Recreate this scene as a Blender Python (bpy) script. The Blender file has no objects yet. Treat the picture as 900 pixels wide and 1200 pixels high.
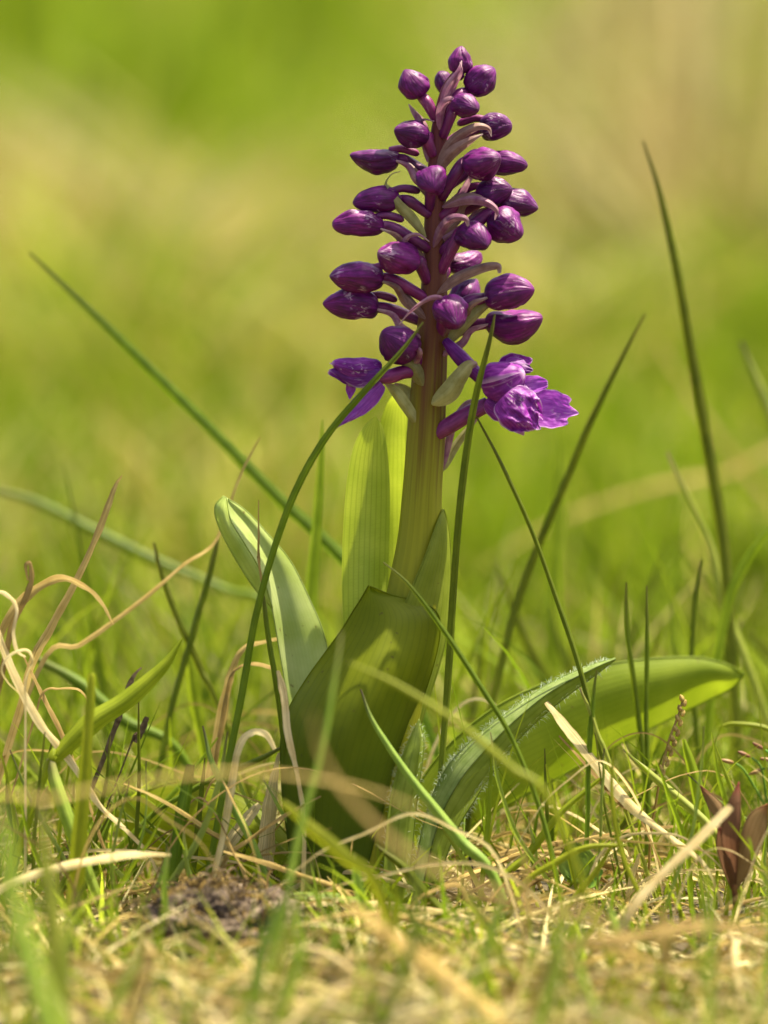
import bpy, math, random
import numpy as np
from mathutils import Vector, noise

# ------------------------------------------------------------------ camera, sky, sun, exposure
scene = bpy.context.scene
col = scene.collection
RNG = np.random.default_rng(7)
random.seed(11)

D = 0.90                       # camera to orchid, metres
K = D * 5000.0                 # photo pixels per unit tangent
PITCH = math.radians(5.0)
Rv = Vector((1, 0, 0))
Fv = Vector((0, math.cos(PITCH), -math.sin(PITCH)))
Uv = Vector((0, math.sin(PITCH), math.cos(PITCH)))
ZC = 460 * 0.0002 * math.cos(PITCH)
CAM = Vector((0, 0, ZC)) - Fv * D
PX = 0.0002

cd = bpy.data.cameras.new('camera')
cam = bpy.data.objects.new('camera', cd)
col.objects.link(cam)
cam.location = CAM
cam.rotation_euler = (math.radians(90) - PITCH, 0, 0)
cd.sensor_fit = 'VERTICAL'
cd.sensor_height = 24.0
cd.lens = 24.0 / 2 / (600 / K)
cd.clip_start = 0.01
cd.clip_end = 500
cd.dof.use_dof = True
cd.dof.focus_distance = D - 0.004
cd.dof.aperture_fstop = cd.lens / 25.0
cd.dof.aperture_blades = 0
scene.camera = cam

SUN_EL, SUN_AZ = math.radians(70), math.radians(68)     # azimuth from +Y (away from the camera), negative is to the left
sun_vec = Vector((math.sin(SUN_AZ) * math.cos(SUN_EL), math.cos(SUN_AZ) * math.cos(SUN_EL), math.sin(SUN_EL)))
w = bpy.data.worlds.new('World'); scene.world = w; w.use_nodes = True
nt = w.node_tree
sky = nt.nodes.new('ShaderNodeTexSky'); sky.sky_type = 'NISHITA'; sky.sun_disc = False
sky.sun_elevation = SUN_EL; sky.sun_rotation = SUN_AZ
sky.air_density = 0.8; sky.dust_density = 5.0; sky.ozone_density = 0.4
nt.links.new(sky.outputs[0], nt.nodes['Background'].inputs[0])
nt.nodes['Background'].inputs[1].default_value = 0.10
sd = bpy.data.lights.new('sun', 'SUN'); sd.energy = 5.0; sd.angle = math.radians(0.6); sd.color = (1, 0.90, 0.70)
so = bpy.data.objects.new('sun', sd); col.objects.link(so)
so.rotation_euler = (-sun_vec).to_track_quat('-Z', 'Y').to_euler(); so.location = (0, 0, 5)
scene.view_settings.view_transform = 'Standard'
scene.view_settings.look = 'None'
scene.view_settings.gamma = 1
scene.view_settings.exposure = 1.55
scene.cycles.use_denoising = True
scene.cycles.max_bounces = 10
scene.cycles.transmission_bounces = 6

# ------------------------------------------------------------------ helpers
def W(px, py, d=0.0):
    """photo pixel at a depth d beyond the plane of the orchid -> place in the meadow"""
    return CAM + (Fv + Rv * ((px - 450) / K) + Uv * ((600 - py) / K)) * (D + d)

def gz(x, y):
    """height of the ground"""
    x = np.asarray(x, float); y = np.asarray(y, float)
    s = np.clip(y - 0.34, 0, None)
    s = np.minimum(s, 45)
    z = 0.155 * (np.sqrt(s * s + 0.05) - math.sqrt(0.05))
    n = 0.0035 * np.sin(37 * x + 11 * y) * np.sin(29 * y - 13 * x + 1.3) + 0.0022 * np.sin(83 * x - 40 * y) * np.sin(71 * y + 31 * x) \
        + 0.0011 * np.sin(210 * x + 90 * y) * np.sin(190 * y - 120 * x)
    big = np.clip(np.abs(y) - 1.0, 0, 8)
    n2 = 0.03 * big * np.sin(0.9 * x + 0.5 * y) * np.sin(0.7 * y - 0.4 * x + 1.0)
    return z + n + n2 - 0.08 * np.clip(-y - 0.02, 0, 0.8)

def tag(o, label=None, cat=None, group=None, kind=None):
    if label: o['label'] = label
    if cat: o['category'] = cat
    if group: o['group'] = group
    if kind: o['kind'] = kind
    return o

ORG = {}
def empty(name, loc):
    o = bpy.data.objects.new(name, None); col.objects.link(o)
    o.location = loc; o.empty_display_size = 0.01
    ORG[o.name] = Vector(loc)
    return o

def mk(name, verts, faces, mat, parent=None, uvs=None, origin=None, smooth=True, cols=None):
    """one mesh object; vertices are given in world space"""
    verts = [Vector(v) for v in verts]
    if origin is None: origin = verts[-1].copy()
    origin = Vector(origin)
    me = bpy.data.meshes.new(name)
    me.from_pydata([v - origin for v in verts], [], faces)
    if uvs is not None:
        ul = me.uv_layers.new(name='UVMap')
        li = np.empty(len(me.loops), np.int32); me.loops.foreach_get('vertex_index', li)
        ul.data.foreach_set('uv', np.asarray(uvs, np.float32)[li].ravel())
    me.materials.append(mat)
    if smooth: me.polygons.foreach_set('use_smooth', [True] * len(me.polygons))
    o = bpy.data.objects.new(name, me); col.objects.link(o)
    ORG[o.name] = origin
    if parent:
        o.parent = parent; o.location = origin - ORG[parent.name]
    else:
        o.location = origin
    return o

def spline(pts, n):
    """Catmull-Rom through the points (any dimension), n samples"""
    P = np.asarray([list(p) for p in pts], float)
    if len(P) == 2:
        t = np.linspace(0, 1, n)[:, None]
        return P[0] * (1 - t) + P[1] * t
    E = np.vstack([2 * P[0] - P[1], P, 2 * P[-1] - P[-2]])
    out = []
    m = len(P) - 1
    for q in np.linspace(0, m, n):
        i = min(int(q), m - 1); t = q - i
        a, b, c, d = E[i], E[i + 1], E[i + 2], E[i + 3]
        out.append(0.5 * (2 * b + (c - a) * t + (2 * a - 5 * b + 4 * c - d) * t * t + (3 * b - a - 3 * c + d) * t ** 3))
    return np.array(out)

def grid_faces(nu, nv, closed=False, off=0):
    f = []
    for i in range(nu - 1):
        for j in range(nv if closed else nv - 1):
            a = off + i * nv + j; b = off + i * nv + (j + 1) % nv
            f.append((a, b, b + nv, a + nv))
    return f

def tangents(S):
    T = np.gradient(S, axis=0)
    return T / np.maximum(np.linalg.norm(T, axis=1), 1e-12)[:, None]

def ribbon_geo(S, wid, roll=0.0, fold=0.25, nv=5, twist=0.0, wob=0.0):
    """leaf blade along the spine S (n,3), half-folded across; wid full widths in metres"""
    n = len(S); T = tangents(S)
    F = np.array(Fv); V = []; UVs = []
    for i in range(n):
        side = np.cross(T[i], F); L = np.linalg.norm(side)
        side = side / L if L > 1e-6 else np.array([1.0, 0, 0])
        nrm = np.cross(side, T[i])
        a = roll + twist * i / (n - 1)
        s = side * math.cos(a) + nrm * math.sin(a); q = -side * math.sin(a) + nrm * math.cos(a)
        for j in range(nv):
            t = j / (nv - 1) * 2 - 1
            V.append(S[i] + s * (t * wid[i] / 2) + q * (fold * wid[i] * (abs(t) ** 1.3 - 0.5)) + q * wob * wid[i] * math.sin(9 * i / n + 2.3 * t))
            UVs.append((j / (nv - 1), i / (n - 1)))
    return V, grid_faces(n, nv), UVs

def tube_geo(S, rad, nv=10, ridge=0.0, ridges=5, flat=1.0, cap=True):
    n = len(S); T = tangents(S); V = []; UVs = []
    side = np.cross(T[0], np.array([0.3, 0.9, 0.2])); side /= np.linalg.norm(side)
    for i in range(n):
        side = side - T[i] * side.dot(T[i]); side /= np.linalg.norm(side)
        q = np.cross(T[i], side)
        for j in range(nv):
            a = 2 * math.pi * j / nv
            r = rad[i] * (1 + ridge * math.cos(ridges * a))
            V.append(S[i] + side * (r * math.cos(a)) + q * (r * math.sin(a) * flat)); UVs.append((j / nv, i / (n - 1)))
    f = grid_faces(n, nv, True)
    if cap:
        V.append(S[0] - T[0] * rad[0] * 0.5); UVs.append((0.5, 0)); c0 = len(V) - 1
        V.append(S[-1] + T[-1] * rad[-1] * 0.5); UVs.append((0.5, 1)); c1 = len(V) - 1
        for j in range(nv):
            f.append((c0, (j + 1) % nv, j)); b = (n - 1) * nv
            f.append((c1, b + j, b + (j + 1) % nv))
    return V, f, UVs

def join_geo(*gs):
    V, Fc, U = [], [], []
    for v, f, u in gs:
        o = len(V); V += list(v); U += list(u)
        Fc += [tuple(i + o for i in q) for q in f]
    return V, Fc, U

# ------------------------------------------------------------------ materials
def new_mat(name):
    m = bpy.data.materials.new(name); m.use_nodes = True
    n = m.node_tree.nodes; n.clear()
    return m, n, m.node_tree.links

def ramp(n, stops):
    r = n.new('ShaderNodeValToRGB')
    e = r.color_ramp.elements
    while len(e) < len(stops): e.new(0.5)
    for el, (p, c) in zip(e, stops):
        el.position = p; el.color = (*c, 1)
    return r

def leaf_mat(name, c0, c1, transl=0.35, rough=0.42, veins=14, vein_amt=0.25, tcol=None, tip=None, base=None, spec=0.4,
             mott=160.0, bump=0.25, hue_var=0.04, cross=False, streak=0.0, spots=0.0):
    """plant tissue: c0/c1 mottled colours, fine lengthwise veins, light passing through"""
    m, n, l = new_mat(name)
    uv = n.new('ShaderNodeTexCoord')
    sep = n.new('ShaderNodeSeparateXYZ'); l.new(uv.outputs['UV'], sep.inputs[0])
    nz = n.new('ShaderNodeTexNoise'); nz.inputs['Scale'].default_value = mott; nz.inputs['Detail'].default_value = 5
    l.new(uv.outputs['Object'], nz.inputs['Vector'])
    r = ramp(n, [(0.32, c0), (0.68, c1)]); l.new(nz.outputs[0], r.inputs[0])
    mul = n.new('ShaderNodeMath'); mul.operation = 'MULTIPLY'; mul.inputs[1].default_value = veins * 2 * math.pi
    l.new(sep.outputs[0], mul.inputs[0])
    sn = n.new('ShaderNodeMath'); sn.operation = 'SINE'; l.new(mul.outputs[0], sn.inputs[0])
    pw = n.new('ShaderNodeMapRange'); pw.inputs[1].default_value = 0.55; pw.inputs[2].default_value = 1.0
    l.new(sn.outputs[0], pw.inputs[0])
    vs = pw.outputs[0]
    if cross:
        wv = n.new('ShaderNodeTexWave'); wv.inputs['Scale'].default_value = 1.0; wv.wave_type = 'BANDS'
        mp = n.new('ShaderNodeMapping'); mp.inputs['Scale'].default_value = (2.0, 38, 1)
        wv.inputs['Distortion'].default_value = 9; wv.inputs['Detail'].default_value = 2; wv.inputs['Detail Scale'].default_value = 1.4
        wv.bands_direction = 'Y'
        l.new(uv.outputs['UV'], mp.inputs[0]); l.new(mp.outputs[0], wv.inputs[0])
        mr = n.new('ShaderNodeMapRange'); mr.inputs[1].default_value = 0.86; mr.inputs[2].default_value = 1; mr.inputs[4].default_value = 0.4
        l.new(wv.outputs[1], mr.inputs[0])
        mx = n.new('ShaderNodeMath'); mx.operation = 'MAXIMUM'; l.new(vs, mx.inputs[0]); l.new(mr.outputs[0], mx.inputs[1]); vs = mx.outputs[0]
    vm = n.new('ShaderNodeMix'); vm.data_type = 'RGBA'; vm.blend_type = 'MULTIPLY'
    va = n.new('ShaderNodeMath'); va.operation = 'MULTIPLY'; va.inputs[1].default_value = vein_amt; l.new(vs, va.inputs[0])
    l.new(va.outputs[0], vm.inputs[0]); l.new(r.outputs[0], vm.inputs[6]); vm.inputs[7].default_value = (0.45, 0.5, 0.3, 1)
    c = vm.outputs[2]
    if streak:
        sm = n.new('ShaderNodeMapping'); sm.inputs['Scale'].default_value = (9, 1.6, 1); l.new(uv.outputs['UV'], sm.inputs[0])
        so_ = n.new('ShaderNodeVectorMath'); so_.operation = 'ADD'; oi_ = n.new('ShaderNodeObjectInfo')
        s9 = n.new('ShaderNodeMath'); s9.operation = 'MULTIPLY'; s9.inputs[1].default_value = 40; l.new(oi_.outputs['Random'], s9.inputs[0])
        l.new(sm.outputs[0], so_.inputs[0]); l.new(s9.outputs[0], so_.inputs[1])
        sz = n.new('ShaderNodeTexNoise'); sz.inputs['Scale'].default_value = 1.0; sz.inputs['Detail'].default_value = 6; sz.inputs['Roughness'].default_value = 0.65
        l.new(so_.outputs[0], sz.inputs['Vector'])
        sr_ = ramp(n, [(0.30, (0.38, 0.33, 0.27)), (0.50, (0.9, 0.88, 0.84)), (0.66, (1.25, 1.25, 1.25))]); l.new(sz.outputs[0], sr_.inputs[0])
        sx_ = n.new('ShaderNodeMix'); sx_.data_type = 'RGBA'; sx_.blend_type = 'MULTIPLY'; sx_.inputs[0].default_value = streak
        l.new(c, sx_.inputs[6]); l.new(sr_.outputs[0], sx_.inputs[7]); c = sx_.outputs[2]
    if spots:
        wz = n.new('ShaderNodeTexNoise'); wz.inputs['Scale'].default_value = 520; wz.inputs['Detail'].default_value = 2; l.new(uv.outputs['Object'], wz.inputs['Vector'])
        wr = n.new('ShaderNodeMapRange'); wr.inputs[1].default_value = 0.70; wr.inputs[2].default_value = 0.76; wr.inputs[4].default_value = spots; l.new(wz.outputs[0], wr.inputs[0])
        wx = n.new('ShaderNodeMix'); wx.data_type = 'RGBA'; l.new(wr.outputs[0], wx.inputs[0]); l.new(c, wx.inputs[6]); wx.inputs[7].default_value = (0.13, 0.08, 0.03, 1); c = wx.outputs[2]
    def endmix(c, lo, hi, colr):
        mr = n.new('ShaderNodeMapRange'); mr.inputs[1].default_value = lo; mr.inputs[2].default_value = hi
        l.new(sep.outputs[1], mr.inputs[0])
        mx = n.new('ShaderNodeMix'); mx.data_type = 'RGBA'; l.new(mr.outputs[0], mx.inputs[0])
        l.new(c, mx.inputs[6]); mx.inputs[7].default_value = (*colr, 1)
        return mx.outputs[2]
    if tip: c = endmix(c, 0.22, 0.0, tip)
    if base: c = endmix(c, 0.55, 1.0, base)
    oi = n.new('ShaderNodeObjectInfo')
    hs = n.new('ShaderNodeHueSaturation')
    mr = n.new('ShaderNodeMapRange'); mr.inputs[3].default_value = 0.5 - hue_var; mr.inputs[4].default_value = 0.5 + hue_var * 0.1
    l.new(oi.outputs['Random'], mr.inputs[0]); l.new(mr.outputs[0], hs.inputs['Hue'])
    mr2 = n.new('ShaderNodeMapRange'); mr2.inputs[3].default_value = 0.82; mr2.inputs[4].default_value = 1.15
    l.new(oi.outputs['Random'], mr2.inputs[0]); l.new(mr2.outputs[0], hs.inputs['Value'])
    l.new(c, hs.inputs['Color']); c = hs.outputs[0]
    p = n.new('ShaderNodeBsdfPrincipled'); p.inputs['Roughness'].default_value = rough
    p.inputs['Specular IOR Level'].default_value = spec
    l.new(c, p.inputs['Base Color'])
    t = n.new('ShaderNodeBsdfTranslucent')
    if tcol:
        tm = n.new('ShaderNodeMix'); tm.data_type = 'RGBA'; tm.blend_type = 'MULTIPLY'; tm.inputs[0].default_value = 1
        l.new(c, tm.inputs[6]); tm.inputs[7].default_value = (*tcol, 1); l.new(tm.outputs[2], t.inputs[0])
    else: l.new(c, t.inputs[0])
    bp = n.new('ShaderNodeBump'); bp.inputs['Strength'].default_value = bump; bp.inputs['Distance'].default_value = 0.0003
    ad = n.new('ShaderNodeMath'); ad.operation = 'ADD'; l.new(pw.outputs[0], ad.inputs[0]); l.new(nz.outputs[0], ad.inputs[1])
    l.new(ad.outputs[0], bp.inputs['Height']); l.new(bp.outputs[0], p.inputs['Normal'])
    mx = n.new('ShaderNodeMixShader'); mx.inputs[0].default_value = transl
    l.new(p.outputs[0], mx.inputs[1]); l.new(t.outputs[0], mx.inputs[2])
    o = n.new('ShaderNodeOutputMaterial'); l.new(mx.outputs[0], o.inputs[0])
    return m

def purple_mat(name, dark, mid, light, rough=0.3, wax=0.5, transl=0.0, streak=22, bump=0.5, edge=0.0, spec=0.45):
    """petal tissue: dark purple with fine veins, violet bloom and pale scuffed flecks"""
    m, n, l = new_mat(name)
    tc = n.new('ShaderNodeTexCoord')
    mp = n.new('ShaderNodeMapping'); mp.inputs['Scale'].default_value = (streak, 2.2, 1)
    l.new(tc.outputs['UV'], mp.inputs[0])
    n1 = n.new('ShaderNodeTexNoise'); n1.inputs['Scale'].default_value = 1.6; n1.inputs['Detail'].default_value = 4; n1.inputs['Distortion'].default_value = 0.3
    l.new(mp.outputs[0], n1.inputs['Vector'])
    n2 = n.new('ShaderNodeTexNoise'); n2.inputs['Scale'].default_value = 260; n2.inputs['Detail'].default_value = 4
    oi = n.new('ShaderNodeObjectInfo')
    va = n.new('ShaderNodeVectorMath'); va.operation = 'ADD'; l.new(tc.outputs['Object'], va.inputs[0]); l.new(oi.outputs['Random'], va.inputs[1])
    l.new(va.outputs[0], n2.inputs['Vector'])
    av = n.new('ShaderNodeMath'); av.operation = 'MULTIPLY_ADD'; av.inputs[1].default_value = 0.55
    hf = n.new('ShaderNodeMath'); hf.operation = 'MULTIPLY'; hf.inputs[1].default_value = 0.45; l.new(n2.outputs[0], hf.inputs[0])
    l.new(n1.outputs[0], av.inputs[0]); l.new(hf.outputs[0], av.inputs[2])
    r = ramp(n, [(0.36, dark), (0.52, mid), (0.68, light)]); l.new(av.outputs[0], r.inputs[0])
    # scuffed pale flecks
    n3 = n.new('ShaderNodeTexNoise'); n3.inputs['Scale'].default_value = 900; n3.inputs['Detail'].default_value = 3
    n4 = n.new('ShaderNodeTexNoise'); n4.inputs['Scale'].default_value = 210; n4.inputs['Detail'].default_value = 2
    mp2 = n.new('ShaderNodeMapping'); mp2.inputs['Location'].default_value = (3, 1, 7)
    l.new(va.outputs[0], mp2.inputs[0]); l.new(mp2.outputs[0], n4.inputs['Vector'])
    mp3 = n.new('ShaderNodeMapping'); mp3.inputs['Scale'].default_value = (16, 4.5, 1); l.new(tc.outputs['UV'], mp3.inputs[0])
    rs_ = n.new('ShaderNodeMath'); rs_.operation = 'MULTIPLY'; rs_.inputs[1].default_value = 50; l.new(oi.outputs['Random'], rs_.inputs[0])
    v3 = n.new('ShaderNodeVectorMath'); v3.operation = 'ADD'; l.new(mp3.outputs[0], v3.inputs[0]); l.new(rs_.outputs[0], v3.inputs[1])
    n3.inputs['Scale'].default_value = 1.4; n3.inputs['Distortion'].default_value = 1.2; l.new(v3.outputs[0], n3.inputs['Vector'])
    a = n.new('ShaderNodeMapRange'); a.inputs[1].default_value = 0.53; a.inputs[2].default_value = 0.62; l.new(n3.outputs[0], a.inputs[0])
    b = n.new('ShaderNodeMapRange'); b.inputs[1].default_value = 0.56; b.inputs[2].default_value = 0.68; l.new(n4.outputs[0], b.inputs[0])
    ab = n.new('ShaderNodeMath'); ab.operation = 'MULTIPLY'; l.new(a.outputs[0], ab.inputs[0]); l.new(b.outputs[0], ab.inputs[1])
    sc = n.new('ShaderNodeMath'); sc.operation = 'MULTIPLY'; sc.inputs[1].default_value = wax; l.new(ab.outputs[0], sc.inputs[0])
    mx = n.new('ShaderNodeMix'); mx.data_type = 'RGBA'; l.new(sc.outputs[0], mx.inputs[0]); l.new(r.outputs[0], mx.inputs[6]); mx.inputs[7].default_value = (0.62, 0.47, 0.56, 1)
    if edge:
        se = n.new('ShaderNodeSeparateXYZ'); l.new(tc.outputs['UV'], se.inputs[0])
        e1 = n.new('ShaderNodeMath'); e1.operation = 'SUBTRACT'; e1.inputs[1].default_value = 0.5; l.new(se.outputs[0], e1.inputs[0])
        e2 = n.new('ShaderNodeMath'); e2.operation = 'ABSOLUTE'; l.new(e1.outputs[0], e2.inputs[0])
        e3 = n.new('ShaderNodeMapRange'); e3.inputs[1].default_value = 0.455; e3.inputs[2].default_value = 0.5; l.new(e2.outputs[0], e3.inputs[0])
        e4 = n.new('ShaderNodeMapRange'); e4.inputs[1].default_value = 0.95; e4.inputs[2].default_value = 1.0; l.new(se.outputs[1], e4.inputs[0])
        e5 = n.new('ShaderNodeMath'); e5.operation = 'MAXIMUM'; l.new(e3.outputs[0], e5.inputs[0]); l.new(e4.outputs[0], e5.inputs[1])
        e6 = n.new('ShaderNodeMath'); e6.operation = 'MULTIPLY'; e6.inputs[1].default_value = edge; l.new(e5.outputs[0], e6.inputs[0])
        e7 = n.new('ShaderNodeMix'); e7.data_type = 'RGBA'; l.new(e6.outputs[0], e7.inputs[0]); l.new(mx.outputs[2], e7.inputs[6]); e7.inputs[7].default_value = (0.62, 0.42, 0.62, 1)
        mx = e7
    hs = n.new('ShaderNodeHueSaturation')
    mr2 = n.new('ShaderNodeMapRange'); mr2.inputs[3].default_value = 0.8; mr2.inputs[4].default_value = 1.3
    l.new(oi.outputs['Random'], mr2.inputs[0]); l.new(mr2.outputs[0], hs.inputs['Value'])
    mr3 = n.new('ShaderNodeMapRange'); mr3.inputs[3].default_value = 0.485; mr3.inputs[4].default_value = 0.512
    l.new(oi.outputs['Random'], mr3.inputs[0]); l.new(mr3.outputs[0], hs.inputs['Hue'])
    l.new(mx.outputs[2], hs.inputs['Color'])
    p = n.new('ShaderNodeBsdfPrincipled'); l.new(hs.outputs[0], p.inputs['Base Color'])
    rr = n.new('ShaderNodeMapRange'); rr.inputs[3].default_value = rough; rr.inputs[4].default_value = rough + 0.25
    l.new(n2.outputs[0], rr.inputs[0]); l.new(rr.outputs[0], p.inputs['Roughness'])
    p.inputs['Specular IOR Level'].default_value = spec
    p.inputs['Subsurface Weight'].default_value = 0.15; p.inputs['Subsurface Radius'].default_value = (0.0012, 0.0003, 0.001); p.inputs['Subsurface Scale'].default_value = 1.0
    bp = n.new('ShaderNodeBump'); bp.inputs['Strength'].default_value = bump; bp.inputs['Distance'].default_value = 0.0003
    l.new(av.outputs[0], bp.inputs['Height']); l.new(bp.outputs[0], p.inputs['Normal'])
    o = n.new('ShaderNodeOutputMaterial')
    if transl:
        t = n.new('ShaderNodeBsdfTranslucent'); l.new(hs.outputs[0], t.inputs[0])
        ms = n.new('ShaderNodeMixShader'); ms.inputs[0].default_value = transl
        l.new(p.outputs[0], ms.inputs[1]); l.new(t.outputs[0], ms.inputs[2]); l.new(ms.outputs[0], o.inputs[0])
    else: l.new(p.outputs[0], o.inputs[0])
    return m

def attr_mat(name, transl=0.35, rough=0.6, spec=0.06):
    m, n, l = new_mat(name)
    a = n.new('ShaderNodeAttribute'); a.attribute_name = 'Col'
    p = n.new('ShaderNodeBsdfPrincipled'); p.inputs['Roughness'].default_value = rough; p.inputs['Specular IOR Level'].default_value = spec
    l.new(a.outputs['Color'], p.inputs['Base Color'])
    t = n.new('ShaderNodeBsdfTranslucent'); l.new(a.outputs['Color'], t.inputs[0])
    mx = n.new('ShaderNodeMixShader'); mx.inputs[0].default_value = transl
    l.new(p.outputs[0], mx.inputs[1]); l.new(t.outputs[0], mx.inputs[2])
    o = n.new('ShaderNodeOutputMaterial'); l.new(mx.outputs[0], o.inputs[0])
    return m

M = {}
M['deep'] = leaf_mat('grass_deep', (0.08, 0.135, 0.005), (0.125, 0.195, 0.009), 0.4, 0.5, veins=3, vein_amt=0.4, tip=(0.11, 0.12, 0.02), base=(0.15, 0.24, 0.02), mott=220, spec=0.2)
M['bright'] = leaf_mat('grass_bright', (0.21, 0.32, 0.010), (0.29, 0.41, 0.02), 0.5, 0.5, veins=5, vein_amt=0.35, mott=180, spec=0.25)
M['yellow'] = leaf_mat('grass_yellow', (0.24, 0.38, 0.035), (0.33, 0.45, 0.06), 0.45, 0.45, veins=4, vein_amt=0.25, tip=(0.3, 0.28, 0.1), mott=180)
M['browntip'] = leaf_mat('grass_browntip', (0.16, 0.27, 0.03), (0.25, 0.36, 0.05), 0.35, 0.4, veins=4, tip=(0.06, 0.035, 0.02), mott=180)
M['pale'] = leaf_mat('straw_pale', (0.62, 0.50, 0.21), (0.78, 0.67, 0.36), 0.42, 0.55, veins=5, vein_amt=0.2, mott=240, hue_var=0.008, streak=0.75, spec=0.06)
M['tan'] = leaf_mat('straw_tan', (0.44, 0.32, 0.09), (0.60, 0.46, 0.165), 0.4, 0.5, veins=5, vein_amt=0.25, mott=240, hue_var=0.008, streak=0.8, spec=0.06)
M['brown'] = leaf_mat('straw_brown', (0.23, 0.16, 0.05), (0.38, 0.28, 0.10), 0.35, 0.55, veins=5, vein_amt=0.25, mott=240, hue_var=0.008, streak=0.8, spec=0.06)
M['dark'] = leaf_mat('dead_dark', (0.05, 0.035, 0.02), (0.16, 0.12, 0.07), 0.15, 0.8, spec=0.05, veins=4, mott=500, hue_var=0.01)
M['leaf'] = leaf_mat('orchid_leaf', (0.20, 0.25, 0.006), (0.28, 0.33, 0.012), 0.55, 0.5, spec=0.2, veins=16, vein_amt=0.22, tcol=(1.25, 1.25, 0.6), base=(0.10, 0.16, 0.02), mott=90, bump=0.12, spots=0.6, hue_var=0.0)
M['leaf_back'] = leaf_mat('orchid_young_leaf', (0.30, 0.37, 0.04), (0.40, 0.46, 0.065), 0.5, 0.5, veins=9, vein_amt=0.42, tcol=(1.2, 1.2, 0.6), mott=110, bump=0.2, cross=True, hue_var=0.0)
M['leaf_sheen'] = leaf_mat('orchid_leaf_upper_sheen', (0.30, 0.38, 0.09), (0.44, 0.51, 0.20), 0.42, 0.45, veins=14, vein_amt=0.14, mott=120, bump=0.2, spots=0.6, hue_var=0.0, spec=0.3)  # upper leaf face, its sky sheen put into the pale base colour
M['leaf_edge'] = leaf_mat('orchid_leaf_underside', (0.27, 0.37, 0.05), (0.40, 0.49, 0.11), 0.4, 0.4, veins=4, vein_amt=0.15, mott=150, hue_var=0.0)
M['leaf_right'] = leaf_mat('orchid_leaf_broad', (0.18, 0.25, 0.012), (0.25, 0.32, 0.024), 0.45, 0.5, spec=0.22, veins=16, vein_amt=0.18, tcol=(1.2, 1.2, 0.6), mott=110, bump=0.15, spots=0.6, hue_var=0.0)
M['sheath'] = leaf_mat('orchid_sheath', (0.22, 0.28, 0.02), (0.31, 0.37, 0.04), 0.45, 0.5, spec=0.2, veins=10, vein_amt=0.2, mott=160, spots=0.6, hue_var=0.0)
M['hairy'] = leaf_mat('hairy_leaf', (0.19, 0.26, 0.025), (0.31, 0.39, 0.07), 0.42, 0.5, veins=3, vein_amt=0.3, mott=200, hue_var=0.0, spec=0.2)
M['hairy_top'] = leaf_mat('hairy_leaf_upper', (0.20, 0.29, 0.06), (0.34, 0.43, 0.14), 0.42, 0.7, veins=3, vein_amt=0.2, mott=300, hue_var=0.0, spec=0.2)
M['hair'] = leaf_mat('plant_hair', (0.42, 0.52, 0.30), (0.58, 0.66, 0.45), 0.5, 0.4, veins=1, vein_amt=0)
M['redleaf'] = leaf_mat('reddish_leaf', (0.17, 0.11, 0.04), (0.25, 0.17, 0.07), 0.45, 0.7, spec=0.1, veins=5, tip=(0.26, 0.11, 0.045), mott=130)
M['redbud'] = leaf_mat('red_sprout', (0.26, 0.13, 0.04), (0.36, 0.25, 0.08), 0.3, 0.5, veins=3, mott=300)
M['herb'] = leaf_mat('herb_leaf', (0.12, 0.28, 0.03), (0.22, 0.4, 0.06), 0.4, 0.4, veins=5, mott=300)
M['bract'] = leaf_mat('bract', (0.24, 0.13, 0.10), (0.38, 0.25, 0.20), 0.3, 0.5, veins=4, vein_amt=0.3, tip=(0.47, 0.37, 0.34), mott=420, hue_var=0.01, spec=0.2)
M['bract_pink'] = leaf_mat('bract_pink', (0.23, 0.065, 0.15), (0.41, 0.23, 0.26), 0.3, 0.45, veins=4, vein_amt=0.3, tip=(0.5, 0.34, 0.36), mott=420, hue_var=0.01, spec=0.2)
M['bract_pale'] = leaf_mat('bract_pale', (0.29, 0.27, 0.085), (0.42, 0.40, 0.165), 0.42, 0.45, veins=4, vein_amt=0.2, tip=(0.33, 0.17, 0.22), mott=420, hue_var=0.01, spec=0.2)
M['bud'] = purple_mat('bud_petal', (0.042, 0.0013, 0.038), (0.092, 0.003, 0.086), (0.185, 0.012, 0.17), 0.34, 0.45, bump=0.9, spec=0.28)
M['stalk'] = purple_mat('flower_stalk', (0.085, 0.005, 0.055), (0.15, 0.010, 0.095), (0.24, 0.035, 0.16), 0.36, 0.15, streak=9)
M['petal'] = purple_mat('open_petal', (0.10, 0.006, 0.13), (0.19, 0.018, 0.24), (0.36, 0.07, 0.42), 0.36, 0.9, spec=0.3, transl=0.3, edge=0.7)
M['lip'] = purple_mat('lip_petal', (0.20, 0.02, 0.30), (0.31, 0.05, 0.43), (0.46, 0.14, 0.56), 0.4, 0.5, transl=0.4, streak=12, edge=0.5)
M['throat'] = leaf_mat('flower_throat', (0.40, 0.22, 0.25), (0.62, 0.48, 0.42), 0.35, 0.5, veins=4, mott=500)
M['field'] = attr_mat('meadow_grass', 0.4, 0.6, 0.06)
M['litter'] = attr_mat('straw_litter', 0.25, 0.6, 0.08)

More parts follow.
